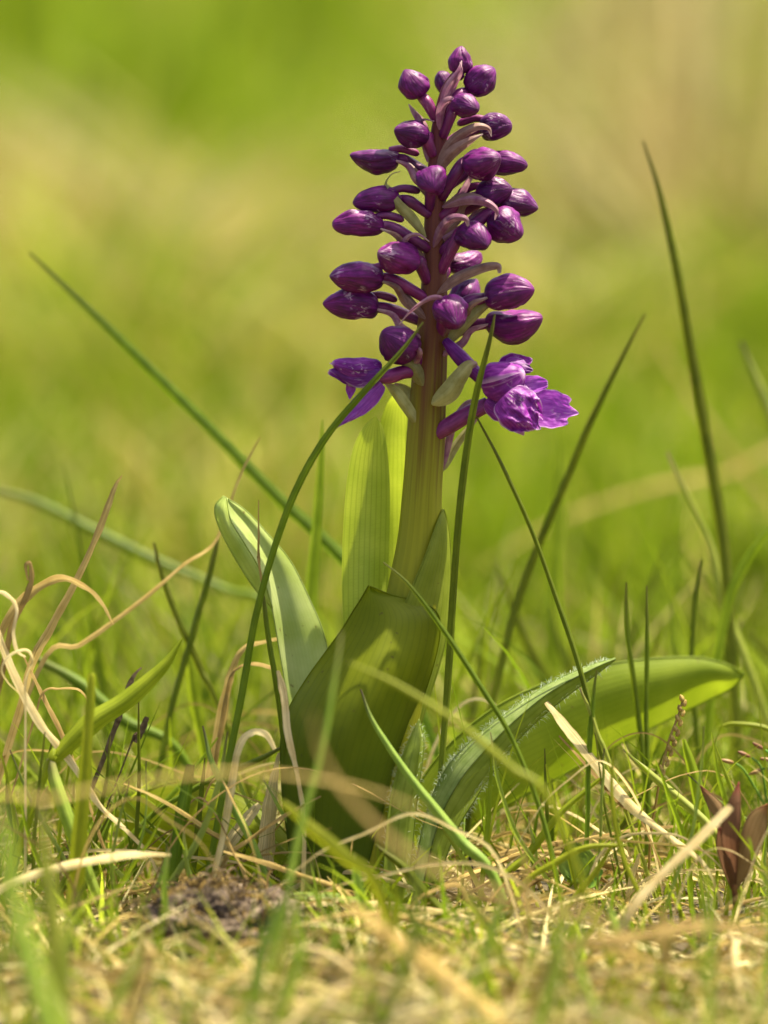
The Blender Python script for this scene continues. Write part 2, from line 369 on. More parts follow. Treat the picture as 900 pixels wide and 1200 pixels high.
# stem: purple-brown at the top, olive below, fine ridges
def stem_mat():
    m, n, l = new_mat('orchid_stem')
    tc = n.new('ShaderNodeTexCoord')
    sep = n.new('ShaderNodeSeparateXYZ'); l.new(tc.outputs['UV'], sep.inputs[0])
    mp = n.new('ShaderNodeMapping'); mp.inputs['Scale'].default_value = (26, 3, 1); l.new(tc.outputs['UV'], mp.inputs[0])
    n1 = n.new('ShaderNodeTexNoise'); n1.inputs['Scale'].default_value = 1.0; n1.inputs['Detail'].default_value = 5; l.new(mp.outputs[0], n1.inputs['Vector'])
    ad = n.new('ShaderNodeMath'); ad.operation = 'MULTIPLY_ADD'; ad.inputs[1].default_value = 0.34; l.new(n1.outputs[0], ad.inputs[0])
    l.new(sep.outputs[1], ad.inputs[2])
    r = ramp(n, [(0.34, (0.16, 0.040, 0.042)), (0.63, (0.15, 0.060, 0.022)), (0.73, (0.17, 0.13, 0.012)), (0.84, (0.25, 0.26, 0.014))]); l.new(ad.outputs[0], r.inputs[0])
    ms = n.new('ShaderNodeMix'); ms.data_type = 'RGBA'; ms.blend_type = 'MULTIPLY'; ms.inputs[0].default_value = 0.4
    rr = ramp(n, [(0.3, (0.45, 0.42, 0.42)), (0.6, (1.15, 1.12, 1.05))]); l.new(n1.outputs[0], rr.inputs[0])
    l.new(r.outputs[0], ms.inputs[6]); l.new(rr.outputs[0], ms.inputs[7])
    p = n.new('ShaderNodeBsdfPrincipled'); l.new(ms.outputs[2], p.inputs['Base Color']); p.inputs['Roughness'].default_value = 0.5; p.inputs['Specular IOR Level'].default_value = 0.15
    p.inputs['Subsurface Weight'].default_value = 0.15; p.inputs['Subsurface Radius'].default_value = (0.002, 0.0018, 0.0004); p.inputs['Subsurface Scale'].default_value = 1.0
    bp = n.new('ShaderNodeBump'); bp.inputs['Strength'].default_value = 0.3; bp.inputs['Distance'].default_value = 0.0003
    l.new(n1.outputs[0], bp.inputs['Height']); l.new(bp.outputs[0], p.inputs['Normal'])
    o = n.new('ShaderNodeOutputMaterial'); l.new(p.outputs[0], o.inputs[0])
    return m
M['stem'] = stem_mat()

def ground_mat():
    m, n, l = new_mat('meadow_ground')
    g = n.new('ShaderNodeNewGeometry')
    n1 = n.new('ShaderNodeTexNoise'); n1.inputs['Scale'].default_value = 2.2; n1.inputs['Detail'].default_value = 6; l.new(g.outputs[0], n1.inputs['Vector'])
    n2 = n.new('ShaderNodeTexNoise'); n2.inputs['Scale'].default_value = 160; n2.inputs['Detail'].default_value = 6; l.new(g.outputs[0], n2.inputs['Vector'])
    a = ramp(n, [(0.35, (0.075, 0.11, 0.010)), (0.55, (0.12, 0.135, 0.02)), (0.7, (0.19, 0.165, 0.05))]); l.new(n1.outputs[0], a.inputs[0])
    b = ramp(n, [(0.3, (0.02, 0.015, 0.008)), (0.5, (0.075, 0.055, 0.024)), (0.7, (0.17, 0.125, 0.055))]); l.new(n2.outputs[0], b.inputs[0])
    sep = n.new('ShaderNodeSeparateXYZ'); l.new(g.outputs[0], sep.inputs[0])
    mr = n.new('ShaderNodeMapRange'); mr.inputs[1].default_value = 0.25; mr.inputs[2].default_value = 0.7; l.new(sep.outputs[1], mr.inputs[0])
    mx = n.new('ShaderNodeMix'); mx.data_type = 'RGBA'; l.new(mr.outputs[0], mx.inputs[0]); l.new(b.outputs[0], mx.inputs[6]); l.new(a.outputs[0], mx.inputs[7])
    p = n.new('ShaderNodeBsdfPrincipled'); p.inputs['Roughness'].default_value = 0.9; l.new(mx.outputs[2], p.inputs['Base Color'])
    bp = n.new('ShaderNodeBump'); bp.inputs['Strength'].default_value = 0.8; bp.inputs['Distance'].default_value = 0.003
    l.new(n2.outputs[0], bp.inputs['Height']); l.new(bp.outputs[0], p.inputs['Normal'])
    o = n.new('ShaderNodeOutputMaterial'); l.new(p.outputs[0], o.inputs[0])
    return m
M['ground'] = ground_mat()

# ------------------------------------------------------------------ ground and hillside: one sheet
def sinh_axis(lo, hi, n, c, k):
    u = np.linspace(math.asinh((lo - c) / k), math.asinh((hi - c) / k), n)
    return np.sinh(u) * k + c
gx = sinh_axis(-70, 70, 260, 0, 0.12); gy = sinh_axis(-60, 90, 340, 0, 0.15)
X, Y = np.meshgrid(gx, gy)
Z = gz(X, Y)
gv = np.stack([X, Y, Z], -1).reshape(-1, 3)
me = bpy.data.meshes.new('ground')
nxg, nyg = len(gx), len(gy)
ii, jj = np.meshgrid(np.arange(nyg - 1), np.arange(nxg - 1), indexing='ij')
a = (ii * nxg + jj).ravel()
quads = np.stack([a, a + 1, a + 1 + nxg, a + nxg], 1)
def fast_mesh(name, v, q, mat, cols=None):
    me = bpy.data.meshes.new(name)
    me.vertices.add(len(v)); me.vertices.foreach_set('co', np.asarray(v, np.float32).ravel())
    me.loops.add(q.size); me.loops.foreach_set('vertex_index', q.astype(np.int32).ravel())
    me.polygons.add(len(q)); me.polygons.foreach_set('loop_start', np.arange(0, q.size, 4, dtype=np.int32))
    me.polygons.foreach_set('use_smooth', np.ones(len(q), bool))
    if cols is not None:
        at = me.attributes.new('Col', 'FLOAT_COLOR', 'POINT')
        at.data.foreach_set('color', np.concatenate([cols, np.ones((len(cols), 1))], 1).astype(np.float32).ravel())
    me.update(); me.validate()
    me.materials.append(mat)
    o = bpy.data.objects.new(name, me); col.objects.link(o); ORG[o.name] = Vector((0, 0, 0))
    return o
g = fast_mesh('ground', gv, quads, M['ground'])
tag(g, 'meadow ground rising to a grassy slope behind the orchid', 'ground', kind='structure')

# ------------------------------------------------------------------ masses of small blades (uncountable)
def batch(name, base, az, lean, L, wd, droop, cols, mat, seg=4, spin=None):
    n = len(base)
    d0 = np.stack([np.cos(az) * np.sin(lean), np.sin(az) * np.sin(lean), np.cos(lean)], 1)
    hz = np.stack([np.cos(az), np.sin(az), np.zeros(n)], 1)
    bend = hz * droop[:, None] * 0.6; bend[:, 2] -= droop * 0.55
    r = np.stack([np.cos(spin), np.sin(spin), np.zeros(n)], 1) if spin is not None else RNG.normal(size=(n, 3))
    sd_ = np.cross(d0, r); sd_ /= np.maximum(np.linalg.norm(sd_, axis=1), 1e-6)[:, None]
    V = np.empty((n, seg + 1, 2, 3)); 
    for k in range(seg + 1):
        t = k / seg
        c = base + L[:, None] * (d0 * t + bend * t * t)
        ww = wd * (1 - 0.92 * t ** 1.8) * 0.5
        V[:, k, 0] = c - sd_ * ww[:, None]; V[:, k, 1] = c + sd_ * ww[:, None]
    C = np.repeat(cols[:, None, :], (seg + 1) * 2, 1)
    tt = np.repeat(np.linspace(0, 1, seg + 1), 2)[None, :, None]
    b0 = np.arange(n)[:, None] * (seg + 1) * 2 + np.arange(seg)[None, :] * 2
    q = np.stack([b0, b0 + 1, b0 + 3, b0 + 2], -1).reshape(-1, 4)
    return fast_mesh(name, V.reshape(-1, 3), q, mat, C.reshape(-1, 3))

def clump(x, y, s=1.0):
    return (np.sin(3.1 * s * x + 1.7 * s * y + 0.6) * np.sin(2.3 * s * y - 2.9 * s * x + 2.0) + 0.6 * np.sin(7.3 * s * x - 3.7 * s * y + 1.1) * np.sin(5.1 * s * y + 4.3 * s * x)
            + 0.35 * np.sin(17 * s * x + 9 * s * y) * np.sin(13 * s * y - 15 * s * x)) / 1.9

GREEN = np.array([[0.15, 0.23, 0.008], [0.24, 0.32, 0.012], [0.32, 0.39, 0.022], [0.20, 0.29, 0.012]])
STRAW = np.array([[0.54, 0.46, 0.18], [0.45, 0.36, 0.12], [0.64, 0.57, 0.28], [0.34, 0.25, 0.09]])
GREEN_NEAR, STRAW_NEAR = GREEN * 0.8, STRAW * 0.85
GREEN = GREEN * np.array([0.82, 0.86, 0.5]); STRAW = STRAW * np.array([0.80, 0.84, 0.55])
def pick(pal, n, jit=0.15):
    c = pal[RNG.integers(0, len(pal), n)]
    return np.clip(c * (1 + RNG.normal(0, jit, (n, 1))), 0.01, 0.9)

def slope_green(x, y):
    """share of living grass at a place on the slope: patches of green and of last year's straw"""
    g = 0.90 + 0.45 * clump(x, y, 0.9) + 0.75 * clump(x, y * 0.5, 4.3)
    g += 0.55 * np.exp(-(((x + 0.28) / 0.30) ** 2 + ((y - 2.3) / 0.9) ** 2))
    g -= 0.35 * np.exp(-(((x + 0.24) / 0.20) ** 2 + ((y - 1.05) / 0.26) ** 2))
    g += 0.15 * np.exp(-(((x - 0.30) / 0.22) ** 2 + ((y - 2.0) / 0.5) ** 2))
    g += 0.35 * np.exp(-(((x - 0.10) / 0.16) ** 2 + ((y - 1.25) / 0.3) ** 2))
    return np.clip(g, 0.08, 0.92)

N = 170000
yy = 0.42 + 7.5 * RNG.random(N) ** 1.7
xx = RNG.normal(0, 0.5, N) * (1.0 + 0.75 * yy)
gs = RNG.random(N) < slope_green(xx, yy)
cols = np.where(gs[:, None], pick(GREEN, N), pick(STRAW, N))
b = np.stack([xx, yy, gz(xx, yy) - 0.004], 1)
lean = np.where(gs, np.abs(RNG.normal(0.25, 0.2, N)), np.abs(RNG.normal(0.9, 0.4, N)))
Ls = np.where(gs, RNG.uniform(0.03, 0.10, N), RNG.uniform(0.04, 0.13, N))
o = batch('slope_grass', b, RNG.uniform(0, 6.28, N), lean, Ls, RNG.uniform(0.002, 0.0045, N), RNG.uniform(0, 0.7, N), cols, M['field'])
tag(o, 'green and straw coloured grass covering the blurred slope behind', 'grass', kind='stuff')

CLOD = W(258, 1092, -0.035)
CX, CY = CLOD.x, CLOD.y
def near_field(n, x0, x1, y0, y1, green_p, lmin, lmax, wmin, wmax, lean_g=0.3, lean_s=1.25):
    x = RNG.uniform(x0, x1, n); y = RNG.uniform(y0, y1, n)
    near = (np.abs(x - CX) < 0.019) & (y > CY - 0.022) & (y < CY + 0.012)
    x = np.where(near, x + np.sign(x - CX + 1e-9) * 0.022, x)
    gsel = RNG.random(n) < green_p
    c = np.where(gsel[:, None], pick(GREEN_NEAR, n, 0.25), pick(STRAW_NEAR, n, 0.3))
    b = np.stack([x, y, gz(x, y) - 0.002], 1)
    ln = np.where(gsel, np.abs(RNG.normal(lean_g, 0.25, n)), np.clip(RNG.normal(lean_s, 0.25, n), 0.2, 1.5))
    return b, RNG.uniform(0, 6.28, n), ln, RNG.uniform(lmin, lmax, n), RNG.uniform(wmin, wmax, n), RNG.uniform(0, 0.6, n), c

# tall tufts on the slope, some green, some bleached
tb, ta, tl, tL, tw, td, tc_ = [], [], [], [], [], [], []
for k in range(230):
    ty = 0.75 + 4.2 * RNG.random() ** 1.4; tx = (RNG.random() - 0.5) * (0.7 + 0.75 * ty)
    m = int(RNG.integers(30, 75)); gr_ = RNG.random() < 0.6
    x = tx + RNG.normal(0, 0.022, m); y = ty + RNG.normal(0, 0.022, m)
    tb.append(np.stack([x, y, gz(x, y) - 0.004], 1)); ta.append(RNG.normal(RNG.uniform(0, 6.28), 0.7, m)); tl.append(np.abs(RNG.normal(0.4 if gr_ else 0.75, 0.2, m)))
    tL.append(RNG.uniform(0.07, 0.2, m)); tw.append(RNG.uniform(0.0018, 0.004, m)); td.append(RNG.uniform(0.1, 0.7, m))
    tc_.append(pick(GREEN if gr_ else STRAW, m))
def hit(px, py):
    for d in np.arange(0.2, 9, 0.02):
        p = W(px, py, d)
        if p.z < float(gz(p.x, p.y)): return p
    return p
for (px, py, a0, ln0, Lm, m, bl) in [(575, 190, 0.3, 0.75, 0.34, 80, 1), (640, 120, 0.3, 0.8, 0.3, 50, 1), (770, 350, 1.4, 0.25, 0.3, 130, 1), (840, 380, 2.8, 0.5, 0.26, 90, 1), (60, 430, 0.2, 1.0, 0.22, 140, 1),
                                     (250, 330, 3.0, 0.9, 0.24, 110, 1), (150, 520, 0.1, 1.1, 0.2, 110, 1), (690, 340, 1.5, 0.3, 0.2, 120, 0), (150, 230, 1.5, 0.3, 0.24, 150, 0), (330, 120, 1.6, 0.3, 0.3, 140, 0), (40, 130, 1.5, 0.2, 0.3, 120, 0)]:
    h = hit(px, py)
    x = h.x + RNG.normal(0, 0.035, m); y = h.y + RNG.normal(0, 0.05, m)
    tb.append(np.stack([x, y, gz(x, y) - 0.004], 1)); ta.append(RNG.normal(a0, 0.25, m)); tl.append(np.abs(RNG.normal(ln0, 0.12, m)))
    tL.append(RNG.uniform(0.5, 1, m) * Lm); tw.append(RNG.uniform(0.002, 0.005, m)); td.append(RNG.uniform(0.05, 0.35, m))
    tc_.append(pick(STRAW_NEAR if bl else GREEN, m))
o = batch('slope_tufts', np.concatenate(tb), np.concatenate(ta), np.concatenate(tl), np.concatenate(tL), np.concatenate(tw), np.concatenate(td), np.concatenate(tc_), M['field'])
tag(o, 'taller green and bleached grass tufts on the blurred slope', 'grass', kind='stuff')

# low sward round the orchid and behind it
o = batch('sward', *near_field(9000, -0.45, 0.45, 0.02, 0.5, 0.74, 0.015, 0.055, 0.0009, 0.0022), M['field'])
tag(o, 'short green grass filling the meadow behind the orchid', 'grass', kind='stuff')
o = batch('short_sward', *near_field(2600, -0.3, 0.3, -0.10, 0.03, 0.66, 0.008, 0.028, 0.0006, 0.0017), M['field'])
tag(o, 'short fine grass on the ground around the orchid', 'grass', kind='stuff')
o = batch('sward_toward_path', *near_field(9000, -0.5, 0.5, -0.6, -0.10, 0.62, 0.006, 0.024, 0.0008, 0.002, 0.5), M['field'])
tag(o, 'cropped grass in front of the orchid, out of focus', 'grass', kind='stuff')
o = batch('fine_grass', *near_field(2200, -0.22, 0.22, -0.02, 0.2, 0.82, 0.02, 0.062, 0.0004, 0.0012, 0.3, 0.6), M['field'], seg=6)
tag(o, 'fine upright grass mixed through the sward about the orchid', 'grass', kind='stuff')
o = batch('soft_grass', *near_field(2400, -0.28, 0.28, 0.06, 0.36, 0.9, 0.04, 0.105, 0.0009, 0.002, 0.26, 0.5), M['field'], seg=6)
tag(o, 'taller soft green grass standing well behind the orchid', 'grass', kind='stuff')
bb = near_field(4500, -0.22, 0.22, -0.2, -0.045, 0.0, 0.012, 0.04, 0.0004, 0.0013, 0.3, 1.3)
o = batch('dry_mat', *bb, M['litter'], seg=5)
tag(o, 'soft mat of pale dry straw before the orchid', 'straw', kind='stuff')
o = batch('low_grass', *near_field(600, -0.14, 0.14, -0.17, -0.04, 0.65, 0.012, 0.034, 0.0006, 0.0016, 0.4, 0.9), M['field'], seg=6)
tag(o, 'low soft grass growing out of the straw before the orchid', 'grass', kind='stuff')
# thatch of dead straw lying on the ground
n = 9000
bb = near_field(n, -0.4, 0.4, -0.25, 0.34, 0.0, 0.012, 0.05, 0.0004, 0.0014, 0.3, 1.45)
bb[0][:, 2] += RNG.uniform(0.001, 0.0035, n)
o = batch('straw_litter', *bb, M['litter'], seg=5)
tag(o, 'tangled dead straw lying on the ground', 'straw', kind='stuff')
n = 6000
bb = near_field(n, -0.4, 0.4, -0.25, 0.30, 0.0, 0.004, 0.014, 0.0003, 0.0009, 0.3, 1.3)
cc = np.where((RNG.random(n) < 0.5)[:, None], pick(np.array([[0.30, 0.24, 0.15], [0.18, 0.12, 0.07], [0.42, 0.36, 0.25]]), n), pick(np.array([[0.2, 0.26, 0.05], [0.28, 0.3, 0.09]]), n))
o = batch('moss', *bb[:-1], cc, M['litter'], seg=3)
tag(o, 'brown moss and crumbled plant matter on the ground', 'moss', kind='stuff')

# ------------------------------------------------------------------ the orchid
orchid = empty('orchid', W(440, 1062, 0))
tag(orchid, 'purple orchid with a spike of dark buds and broad green leaves', 'orchid')

# stem
sp = spline([(541, 78), (524, 105), (515, 150), (512, 200), (510, 260), (509, 320), (507, 380), (503, 440), (499, 510), (495, 570), (491, 630), (484, 690), (470, 780), (450, 900), (435, 1070)], 70)
rads = np.interp(sp[:, 1], [78, 105, 150, 200, 260, 320, 380, 440, 510, 570, 630, 690, 780, 900, 1070], [4, 7, 9.5, 11, 13, 14.5, 18, 20.5, 22.5, 23, 25, 30, 34, 30, 24]) * PX
S = np.array([W(p[0], p[1], 0) for p in sp])
v, f, u = tube_geo(S, rads, 32, ridge=0.015, ridges=7)
stem = mk('stem', v, f, M['stem'], orchid, u)

def stem_at(py):
    i = int(np.argmin(np.abs(sp[:, 1] - py)))
    return sp[i, 0], rads[i] / PX

# ---- leaves: lofted between their two margins, with a thickened rim
def loft(A, B, bulge, nu=46, nv=17, wave=0.0, seed=0, power=1.0):
    """A, B: margins as (px, py, depth in mm); bulge in mm toward the viewer (list along the leaf)"""
    a = spline(A, nu); b_ = spline(B, nu); bl = spline([(q,) for q in bulge], nu)[:, 0]
    V, UVs = [], []
    for i in range(nu):
        pa = W(a[i][0], a[i][1], a[i][2] / 1000); pb = W(b_[i][0], b_[i][1], b_[i][2] / 1000)
        for j in range(nv):
            t = j / (nv - 1)
            q = (4 * t * (1 - t)) ** power
            p = pa.lerp(pb, t) - Fv * (bl[i] / 1000 * q)
            p = p - Fv * (wave / 1000 * math.sin(i / nu * 7 + seed) * math.sin(t * 5 + seed))
            p = p + Vector((0, 1, 0)) * (0.0005 * noise.noise(p * 60 + Vector((seed, 0, 0))))
            V.append(p); UVs.append((t, i / (nu - 1)))
    return V, grid_faces(nu, nv), UVs

def rim(V, nu, nv, r=1.0, left=True, right=True):
    gs = []
    for j, on in ((0, left), (nv - 1, right)):
        if on:
            S = np.array([V[i * nv + j] for i in range(nu)])
            rr = np.full(nu, r * PX)
            gv_, gf, gu = tube_geo(S, rr, 5)
            gs.append((gv_, gf, [(0.02 if j == 0 else 0.98, q[1]) for q in gu]))
    return gs

def leaf(name, A, B, bulge, mat, label=None, r=1.0, nu=46, nv=17, parent=None, wave=0.0, seed=0, power=1.0, left=True, right=True):
    g = loft(A, B, bulge, nu, nv, wave, seed, power)
    gg = join_geo(g, *rim(g[0], nu, nv, r, left, right))
    o = mk(name, gg[0], gg[1], mat, parent or orchid, gg[2])
    if label: o['label'] = label
    return o

# young leaf behind the stem, its two folds glowing
leaf('leaf', [(468, 455, 9), (452, 476, 10), (441, 520, 11), (436, 600, 12), (432, 740, 10), (436, 900, 4)],
     [(470, 455, 9), (478, 476, 8), (484, 520, 7), (487, 600, 7), (490, 740, 6), (470, 900, 2)], [0, -2, -3, -4, -3, -1], M['leaf_back'],
     'yellow green young leaf glowing behind the stem', left=False, right=False)
leaf('leaf', [(440, 488, 1), (424, 503, 2), (412, 532, 4), (405, 580, 5), (401, 650, 5), (402, 730, 4), (412, 900, 2)],
     [(441, 488, 1), (450, 505, 3), (455, 540, 5), (457, 580, 6.5), (456, 640, 7), (453, 730, 6), (445, 900, 3)], [0, 1.2, 2.5, 3, 3, 3, 2], M['leaf_back'],
     'upright yellow green leaf folded lengthwise beside the stem', left=False, right=False, seed=2)
# leaf sheathing the stem on the right
leaf('leaf', [(519, 597, -1), (511, 616, -4), (499, 650, -6.5), (478, 700, -8), (458, 750, -8), (450, 860, -6)],
     [(520, 597, 1), (525, 616, 3), (528, 650, 5), (527, 700, 6), (520, 760, 6), (490, 860, 4)], [0, 2, 3.5, 4, 4, 3], M['sheath'],
     'pale green leaf sheathing the stem', r=1.1, seed=3)
# big front leaf
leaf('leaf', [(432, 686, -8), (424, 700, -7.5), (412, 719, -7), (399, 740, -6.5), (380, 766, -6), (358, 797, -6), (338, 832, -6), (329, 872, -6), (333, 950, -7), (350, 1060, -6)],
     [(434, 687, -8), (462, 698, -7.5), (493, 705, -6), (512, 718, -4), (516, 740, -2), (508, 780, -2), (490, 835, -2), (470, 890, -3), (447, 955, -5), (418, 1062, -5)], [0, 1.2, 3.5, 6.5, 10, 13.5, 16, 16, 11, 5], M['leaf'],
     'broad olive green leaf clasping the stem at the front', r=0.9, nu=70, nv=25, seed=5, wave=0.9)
# left leaf: upper face paled by painted sky sheen, margin curled over
lf = leaf('leaf', [(262, 582, -3), (268, 606, -4), (287, 637, -4), (306, 670, -3), (318, 710, -1), (328, 765, 2), (345, 860, 4), (385, 1050, 2)],
     [(263, 582, -3), (288, 598, 2), (318, 630, 4), (341, 658, 5), (362, 700, 6), (382, 752, 6), (396, 850, 4), (415, 1050, 2)], [0, -2.5, -4, -5, -5, -4, -2, -1], M['leaf_sheen'],
     'leaf showing its pale green upper face with sky sheen put into the colour', r=0.8, seed=7, wave=0.9)
leaf('curled_margin', [(262, 581, -3), (252, 594, -3), (256, 616, -3), (273, 650, -2), (297, 688, -1), (318, 712, -0.8)],
     [(266, 584, -4), (268, 600, -4.6), (272, 613, -4.6), (288, 639, -4.6), (306, 671, -3.6), (319, 713, -1.4)], [0.3, 1.5, 1.6, 1.5, 1, 0.2], M['leaf_edge'],
     'yellow green leaf margin curled over', r=0.9, nu=30, nv=9, parent=lf, seed=8)
# right leaf, arching away
leaf('leaf', [(872, 789, 34), (845, 776, 31), (802, 770, 28), (714, 778, 22), (640, 800, 18), (572, 834, 14), (510, 890, 10), (470, 960, 7), (432, 1055, 4)],
     [(872, 790, 34), (858, 806, 34), (832, 820, 34), (753, 859, 29), (670, 903, 24), (600, 940, 19), (553, 966, 16), (510, 1005, 11), (465, 1062, 4)], [0, 0.6, 1.2, 2.2, 3, 3.2, 3, 2, 1], M['leaf_right'],
     'long broad leaf arching out sideways', r=1.2, nu=60, seed=9, wave=1.2)
# low leaf on the left, in the shade of the grass
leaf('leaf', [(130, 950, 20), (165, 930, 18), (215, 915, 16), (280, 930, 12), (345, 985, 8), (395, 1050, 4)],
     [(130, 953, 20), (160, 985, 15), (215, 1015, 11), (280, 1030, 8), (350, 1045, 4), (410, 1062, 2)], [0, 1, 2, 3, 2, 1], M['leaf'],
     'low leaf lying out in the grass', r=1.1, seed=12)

# ---- buds
def unit(v): return v / np.linalg.norm(v)
def bud_geo(c, ax, L, Wd, up, seed, nu=30, nv=54):
    """three overlapping sepals closed into an egg, blunt or pointed, slightly bent"""
    rnd = random.Random(seed)
    ax = unit(ax); side = unit(np.cross(ax, up)); q = np.cross(side, ax)
    V, UVs = [], []
    ph = rnd.uniform(0, 6.28); pt = rnd.uniform(0.0, 0.6); bend = rnd.uniform(-0.10, 0.10)
    for i in range(nu):
        s = i / (nu - 1)
        x = 0.5 * (1 - math.cos(math.pi * s))
        xs = x ** (0.88 - 0.25 * pt)
        prof = max(0, 1 - abs(2 * xs - 1) ** 2.1) ** (0.5 + 0.32 * pt * (x > 0.5) * (x - 0.5) * 2)
        prof *= 1.0 - 0.5 * pt * max(0, x - 0.5)
        r = Wd / 2 * prof
        for j in range(nv):
            a = 2 * math.pi * j / nv
            k = ((a * 3 / (2 * math.pi) + ph + 0.18 * math.sin(3 * x + seed)) % 1.0)
            step = 0.10 * k - 0.05 - 0.045 * math.exp(-(k / 0.06) ** 2)
            rib = 0.045 * math.cos(3 * a + ph * 2) + 0.01 * math.cos(18 * a + seed) + 0.03 * math.sin(2 * a + 5 * x + seed)
            rr = r * (1 + step + rib)
            p = c + ax * (L * (x - 0.5)) + side * (rr * math.cos(a)) + q * (rr * math.sin(a) * 0.94 + L * bend * math.sin(math.pi * x))
            pn = noise.noise(Vector(p) * 230 + Vector((seed, 0, 0))) + 0.45 * noise.noise(Vector(p) * 620 + Vector((0, seed, 0)))
            p = p + (side * math.cos(a) + q * math.sin(a)) * (pn * 0.0006 * prof * min(1, Wd / 0.006))
            V.append(p); UVs.append((j / nv, x))
    return V, grid_faces(nu, nv, True), UVs

Ra, Ua, Fa = np.array(Rv), np.array(Uv), np.array(Fv)
# centre px, apparent tip angle (deg, 0 right, 90 up), share of the axis facing the viewer (-1..1), length, width, depth mm, stem row, stalk bow, spur
BUDS = [
    (540, 70, 88, 0.05, 33, 27, -1, 98, 0, 0), (484, 97, 125, 0.25, 36, 34, -2, 140, 2, 0), (564, 93, 40, 0.15, 40, 33, -1, 128, 3, 0),
    (521, 99, 110, 0.1, 32, 20, 4, 125, 0, 0), (547, 126, -15, 0.75, 38, 32, -6, 160, 6, 0), (481, 156, 172, 0.5, 42, 33, -4, 182, 4, 0),
    (581, 149, 5, 0.25, 40, 33, 2, 172, 4, 1), (439, 184, 176, 0.1, 54, 32, 0, 205, 3, 1), (566, 188, 5, 0.55, 48, 36, -7, 232, 6, 0),
    (594, 192, -6, 0.1, 52, 30, 1, 225, 4, 0), (507, 215, -80, 0.92, 40, 33, -10, 246, 6, 0), (441, 236, 184, 0.1, 57, 33, -2, 252, 5, 1),
    (580, 226, 12, 0.4, 46, 37, -3, 255, 4, 1), (604, 238, -14, 0.1, 54, 36, 0, 262, 4, 0), (420, 264, 178, 0.1, 60, 34, -4, 292, 4, 1),
    (594, 265, -40, 0.35, 47, 40, -6, 296, 6, 0), (556, 281, -30, 0.75, 46, 37, -9, 318, 6, 0), (466, 301, 170, 0.45, 52, 38, -8, 330, 6, 0),
    (418, 325, 178, 0.1, 62, 37, -4, 350, 4, 1), (411, 358, 176, 0.05, 64, 38, 0, 378, 3, 1), (598, 344, 10, 0.4, 56, 40, -6, 372, 5, 0),
    (602, 376, 6, 0.15, 64, 37, 0, 398, 4, 0), (529, 370, -60, 0.85, 48, 42, -11, 392, 7, 0), (466, 400, 150, 0.6, 54, 48, -7, 430, 5, 0),
    (548, 346, 60, -0.4, 46, 34, 9, 372, 3, 0), (545, 306, 20, -0.5, 44, 26, 8, 330, 2, 0),
]
for k, (bx, by, ang, tw, Lp, Wp, dm, row, bow, spur) in enumerate(BUDS):
    an = math.radians(ang)
    h = math.sqrt(1 - tw * tw)
    ax = unit(Ra * (math.cos(an) * h) + Ua * (math.sin(an) * h) - Fa * tw)
    c = np.array(W(bx, by, dm / 1000))
    rv = random.Random(k * 7 + 3); Lm, Wm = Lp * PX * rv.uniform(0.94, 1.1), Wp * PX * rv.uniform(0.94, 1.12)
    v, f, u = bud_geo(c, ax, Lm, Wm, Ua if abs(ax.dot(Ua)) < 0.9 else Fa, k + 1)
    bud = mk('flower_bud', v, f, M['bud'], orchid, u, origin=c - ax * Lm / 2)
    # stalk: twisted ovary from the stem to the back of the bud
    sx, sr = stem_at(row)
    sgn = math.copysign(1, bx - sx)
    att = np.array(W(sx + sgn * sr * 0.55, row, -0.0016 * (1 if dm < 0 else -1)))
    bb_ = c - ax * Lm * 0.42
    mid = (att * 0.45 + bb_ * 0.55) + Ua * (bow * PX) - Fa * (0.0012 if dm < 0 else -0.001)
    p2 = bb_ - ax * Lm * 0.16
    S = spline([att, mid, p2, bb_], 16)
    r0 = min(Wp * 0.185, 6.6) * PX
    v, f, u = tube_geo(S, np.interp(np.linspace(0, 1, 16), [0, 0.35, 0.8, 1], [r0 * 0.95, r0 * 1.15, r0, r0 * 1.1]), 12, ridge=0.06, ridges=3)
    mk('stalk', v, f, M['stalk'], bud, u, origin=att)
    if spur:
        e = c - ax * Lm * 0.30 + Ua * (Wm * 0.30)
        S = spline([e, e - ax * (13 * PX) + Ua * (3 * PX), e - ax * (26 * PX) + Ua * (1 * PX), e - ax * (34 * PX) - Ua * (2 * PX)], 12)
        v, f, u = tube_geo(S, np.array([4.2, 4.4, 4.4, 4.5, 4.6, 4.8, 5, 5, 4.9, 4.6, 3.9, 2.6]) * PX, 10)
        mk('spur', v, f, M['stalk'], bud, u)

